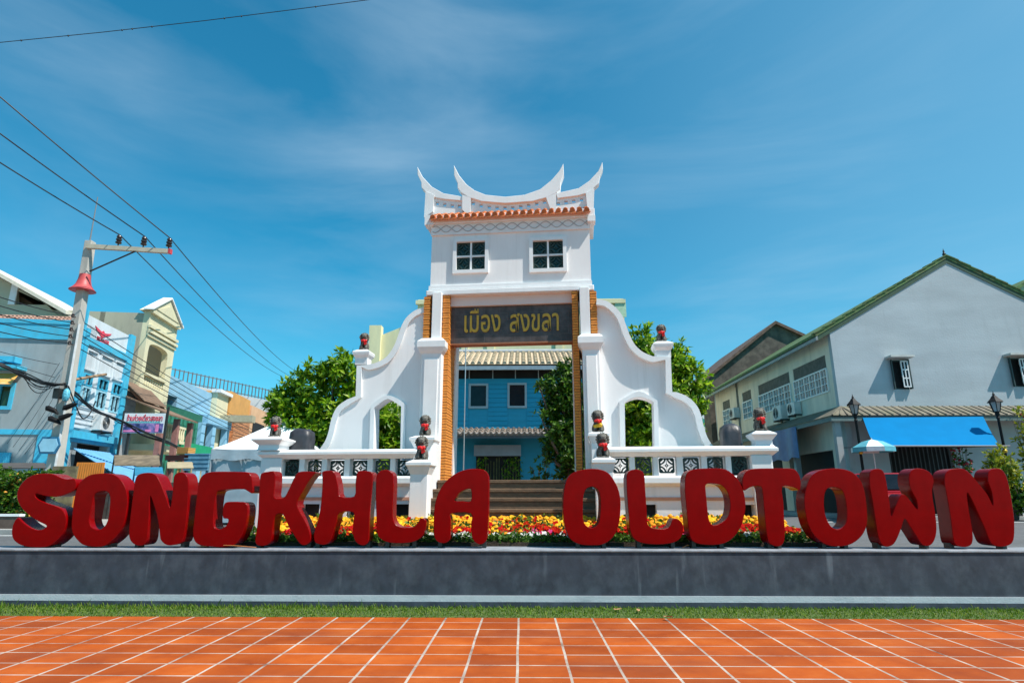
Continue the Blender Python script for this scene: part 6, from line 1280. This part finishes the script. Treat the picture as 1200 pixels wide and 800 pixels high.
for (px, py, lab) in ((61, 480, 0), (64, 492, 0), (82, 476, 1), (77, 488, 1)):
    c = at(px, py, PY_ - .35) - base; o = MB().tube([(c.x - .2, c.y, c.z + .10 - .2 * lab), (c.x - .12, c.y - .03, c.z + .05 - .1 * lab), (c.x + .07, c.y + .02, c.z - .03 + .08 * lab), (c.x + .2, c.y, c.z - .12 + .2 * lab)], [.02, .085, .07, .02], 9).build('splice_case', mat('black_plastic', (.008, .008, .009), .6, .3, 6, spec=.2), up, smooth=50)
c = at(77.5, 463, PY_ - .3) - base; MB().lathe((c.x, c.y, c.z - .25), [(.02, .06), (.08, .1), (.10, .25), (.08, .4), (.02, .46)], 12).build('cable_coil', mat('cyan_plastic', (.10, .42, .55), .5, .5, 18), up, smooth=50)
hx = at(57, 521.5, PY_ - .28) - base; r_ = .3
MB().prism([(hx.x - .34, hx.z), (hx.x - .24, hx.z + .25), (hx.x + .24, hx.z + .25), (hx.x + .34, hx.z), (hx.x + .24, hx.z - .25), (hx.x - .24, hx.z - .25)], [], hx.y, hx.y + .04).build('street_sign', mat('sign_dark_blue', (.03, .16, .30), .5), up)
MB().prism([(hx.x - .29, hx.z), (hx.x - .2, hx.z + .19), (hx.x + .2, hx.z + .19), (hx.x + .29, hx.z), (hx.x + .2, hx.z - .19), (hx.x - .2, hx.z - .19)], [], hx.y - .012, hx.y - .001).build('sign_face', mat('sign_light_blue', (.30, .58, .74), .5, .1, 5), up)
MB().tube([(lx(2) + .2, -.2, .1), (lx(6) + .2, -.18, 6.0)], .035, 6).build('conduit', mat('pale_conduit', (.55, .57, .58), .5), up, smooth=50)

# ------------------------------------------------------------------ WIRES
WIRE = mat('black_cable', (.012, .013, .015), .5, .2, 10)
def sag(a, b, s_, n=16): a, b = Vector(a), Vector(b); return [tuple(a + (b - a) * t - Vector((0, 0, s_ * 4 * t * (1 - t)))) for t in [i / n for i in range(n + 1)]]
def wire(label, runs, r, name='power_line', group='high power lines on the crossarm', cat='cable'):
    b = MB()
    for p in runs: b.tube(p, r, 6)
    return tag(b.build(name, WIRE, smooth=60, recalc=False), label, cat, group)
for it, (pl_, pr), lab in zip(ins_top, (((-60, 152), (331, 441)), ((-60, 112), (341, 441)), ((-60, 62), (352, 438))), ('power line on the innermost insulator next to the pole', 'power line on the middle insulator of the crossarm', 'power line on the outermost insulator at the red arm end')):
    wire(lab, [sag(at(pl_[0], pl_[1], 13.2), it, .05, 10), sag(it, at(pr[0], pr[1], 62), .55, 24)], .018)
b = MB(); hi = [at(-80, 58.5, 14), at(0, 50, 14), at(120, 38, 14), at(240, 24.5, 14), at(340, 12, 14), at(432, 0, 14), at(640, -32, 14)]; b.tube([tuple(p) for p in hi], .010, 6)
for px in (25, 80, 143, 155, 178, 263, 283, 370): k = min(range(len(hi) - 1), key=lambda i: 0 if (-80, 0, 120, 240, 340, 432)[i] <= px <= (0, 120, 240, 340, 432, 640)[i] else 1); x0_, x1_ = (-80, 0, 120, 240, 340, 432)[k], (0, 120, 240, 340, 432, 640)[k]; p = hi[k] + (hi[k + 1] - hi[k]) * ((px - x0_) / (x1_ - x0_)); b.lathe((p.x, p.y, p.z - .035), [(.008, 0), (.022, .02), (.022, .04), (.008, .06)], 6)
tag(b.build('overhead_wire', WIRE, smooth=60, recalc=False), 'single thin wire with small clips crossing the open sky', 'cable')
# low-tension lines fanned across the pole
at_pole = lambda px, py: at(px, py, PY_ - .25)
for i in range(5):
    p = at_pole(86 - i * 1.0, 370 + i * 8); l_ = at(-60, 326 + i * 11.5, 13.5); r_ = at(318 + i * 3, 512 + i * 4, 46)
    MB_ = [sag(l_, p, .10, 8), sag(p, r_, .12 + .03 * i, 14)]
    wire(['topmost', 'second', 'middle', 'fourth', 'lowest'][i] + ' of the five thin lines strung on the pole beside the emblem', MB_, .014, 'street_line', 'thin lines strung along the shophouses')
    MB().lathe((p.x - base.x, -.27, p.z - UG - .06), [(.03, 0), (.05, .03), (.035, .06), (.05, .09), (.03, .12)], 8).build('line_insulator', INS, up, smooth=50)
# thick bundled cables
def bundle(label, ctrl, n, spread, r, seed):
    rd = random.Random(seed); b = MB()
    for k in range(n):
        o = [(rd.uniform(-1, 1) * spread, rd.uniform(-1, 1) * spread, rd.uniform(-1, 1) * spread) for _ in ctrl]; o[0] = tuple(v * .3 for v in o[0])
        b.tube(smooth_line([tuple(Vector(c) + Vector(q)) for c, q in zip(ctrl, o)], 5), r * rd.uniform(.6, 1.2), 5)
    return tag(b.build('cable_bundle', WIRE, smooth=60, recalc=False), label, 'cable', 'sagging bundled cables')
bundle('thick cable bundle sagging across the grey-blue house to the pole', [at(-60, 412, 14.5), at(0, 428, 15.2), at(30, 440, 15.9), at(58, 449, 17.3), at_pole(75, 450)], 7, .06, .022, 1)
bundle('thick cable bundle running from the pole past the cream air conditioner to the signboard', [at_pole(76, 451), at(90, 463, 18.8), at(112, 480, 19.8), at(145, 496, 20.9), at(170, 508, 21.9), at(205, 524, 24), at(238, 545, 27)], 6, .07, .026, 2)
b = MB()
for k, (d, e) in enumerate(((1.0, 30), (.75, 26), (.5, 22), (1.5, 20), (.9, 36))): b.tube(sag(at(22 + k * 2, 434 + k, 16), at_pole(66 - k, 452 - k), d * .28, 14), .012, 5)
tag(b.build('loose_cables', WIRE, smooth=60, recalc=False), 'loose drooping cable loops under the bundle on the grey-blue house', 'cable', 'sagging bundled cables')
b = MB(); b.tube(smooth_line([tuple(at_pole(80, 452)), tuple(at(90, 478, 18.3)), tuple(at(97, 490, 18.6)), tuple(at(105, 485, 19)), tuple(at(112, 470, 19.4))], 6), .02, 6)
tag(b.build('hanging_loop', WIRE, smooth=60, recalc=False), 'single cable loop hanging between the pole and the air conditioner', 'cable', 'sagging bundled cables')
for i in range(4):
    a = at_pole(70, 425 + i * 14); e = at(8 + i * 7, 520 + i * 4, 17.2)
    wire('thin stay wire ' + ['highest on the pole', 'just under the highest one', 'just above the lowest one', 'lowest on the pole'][i] + ' slanting down the grey-blue wall', [sag(a, e, .1, 8)], .006, 'stay_wire', 'thin stay wires on the grey-blue house')
for i, (l_, r_, lab) in enumerate((((-40, 400), (68, 427), 'thin wire crossing above the window hood of the grey-blue house'), ((-40, 405), (64, 442), 'thin wire crossing below the window hood of the grey-blue house'))):
    wire(lab, [sag(at(l_[0], l_[1], 15), at_pole(*r_), .05, 8)], .008, 'service_wire', 'thin service wires to the pole')
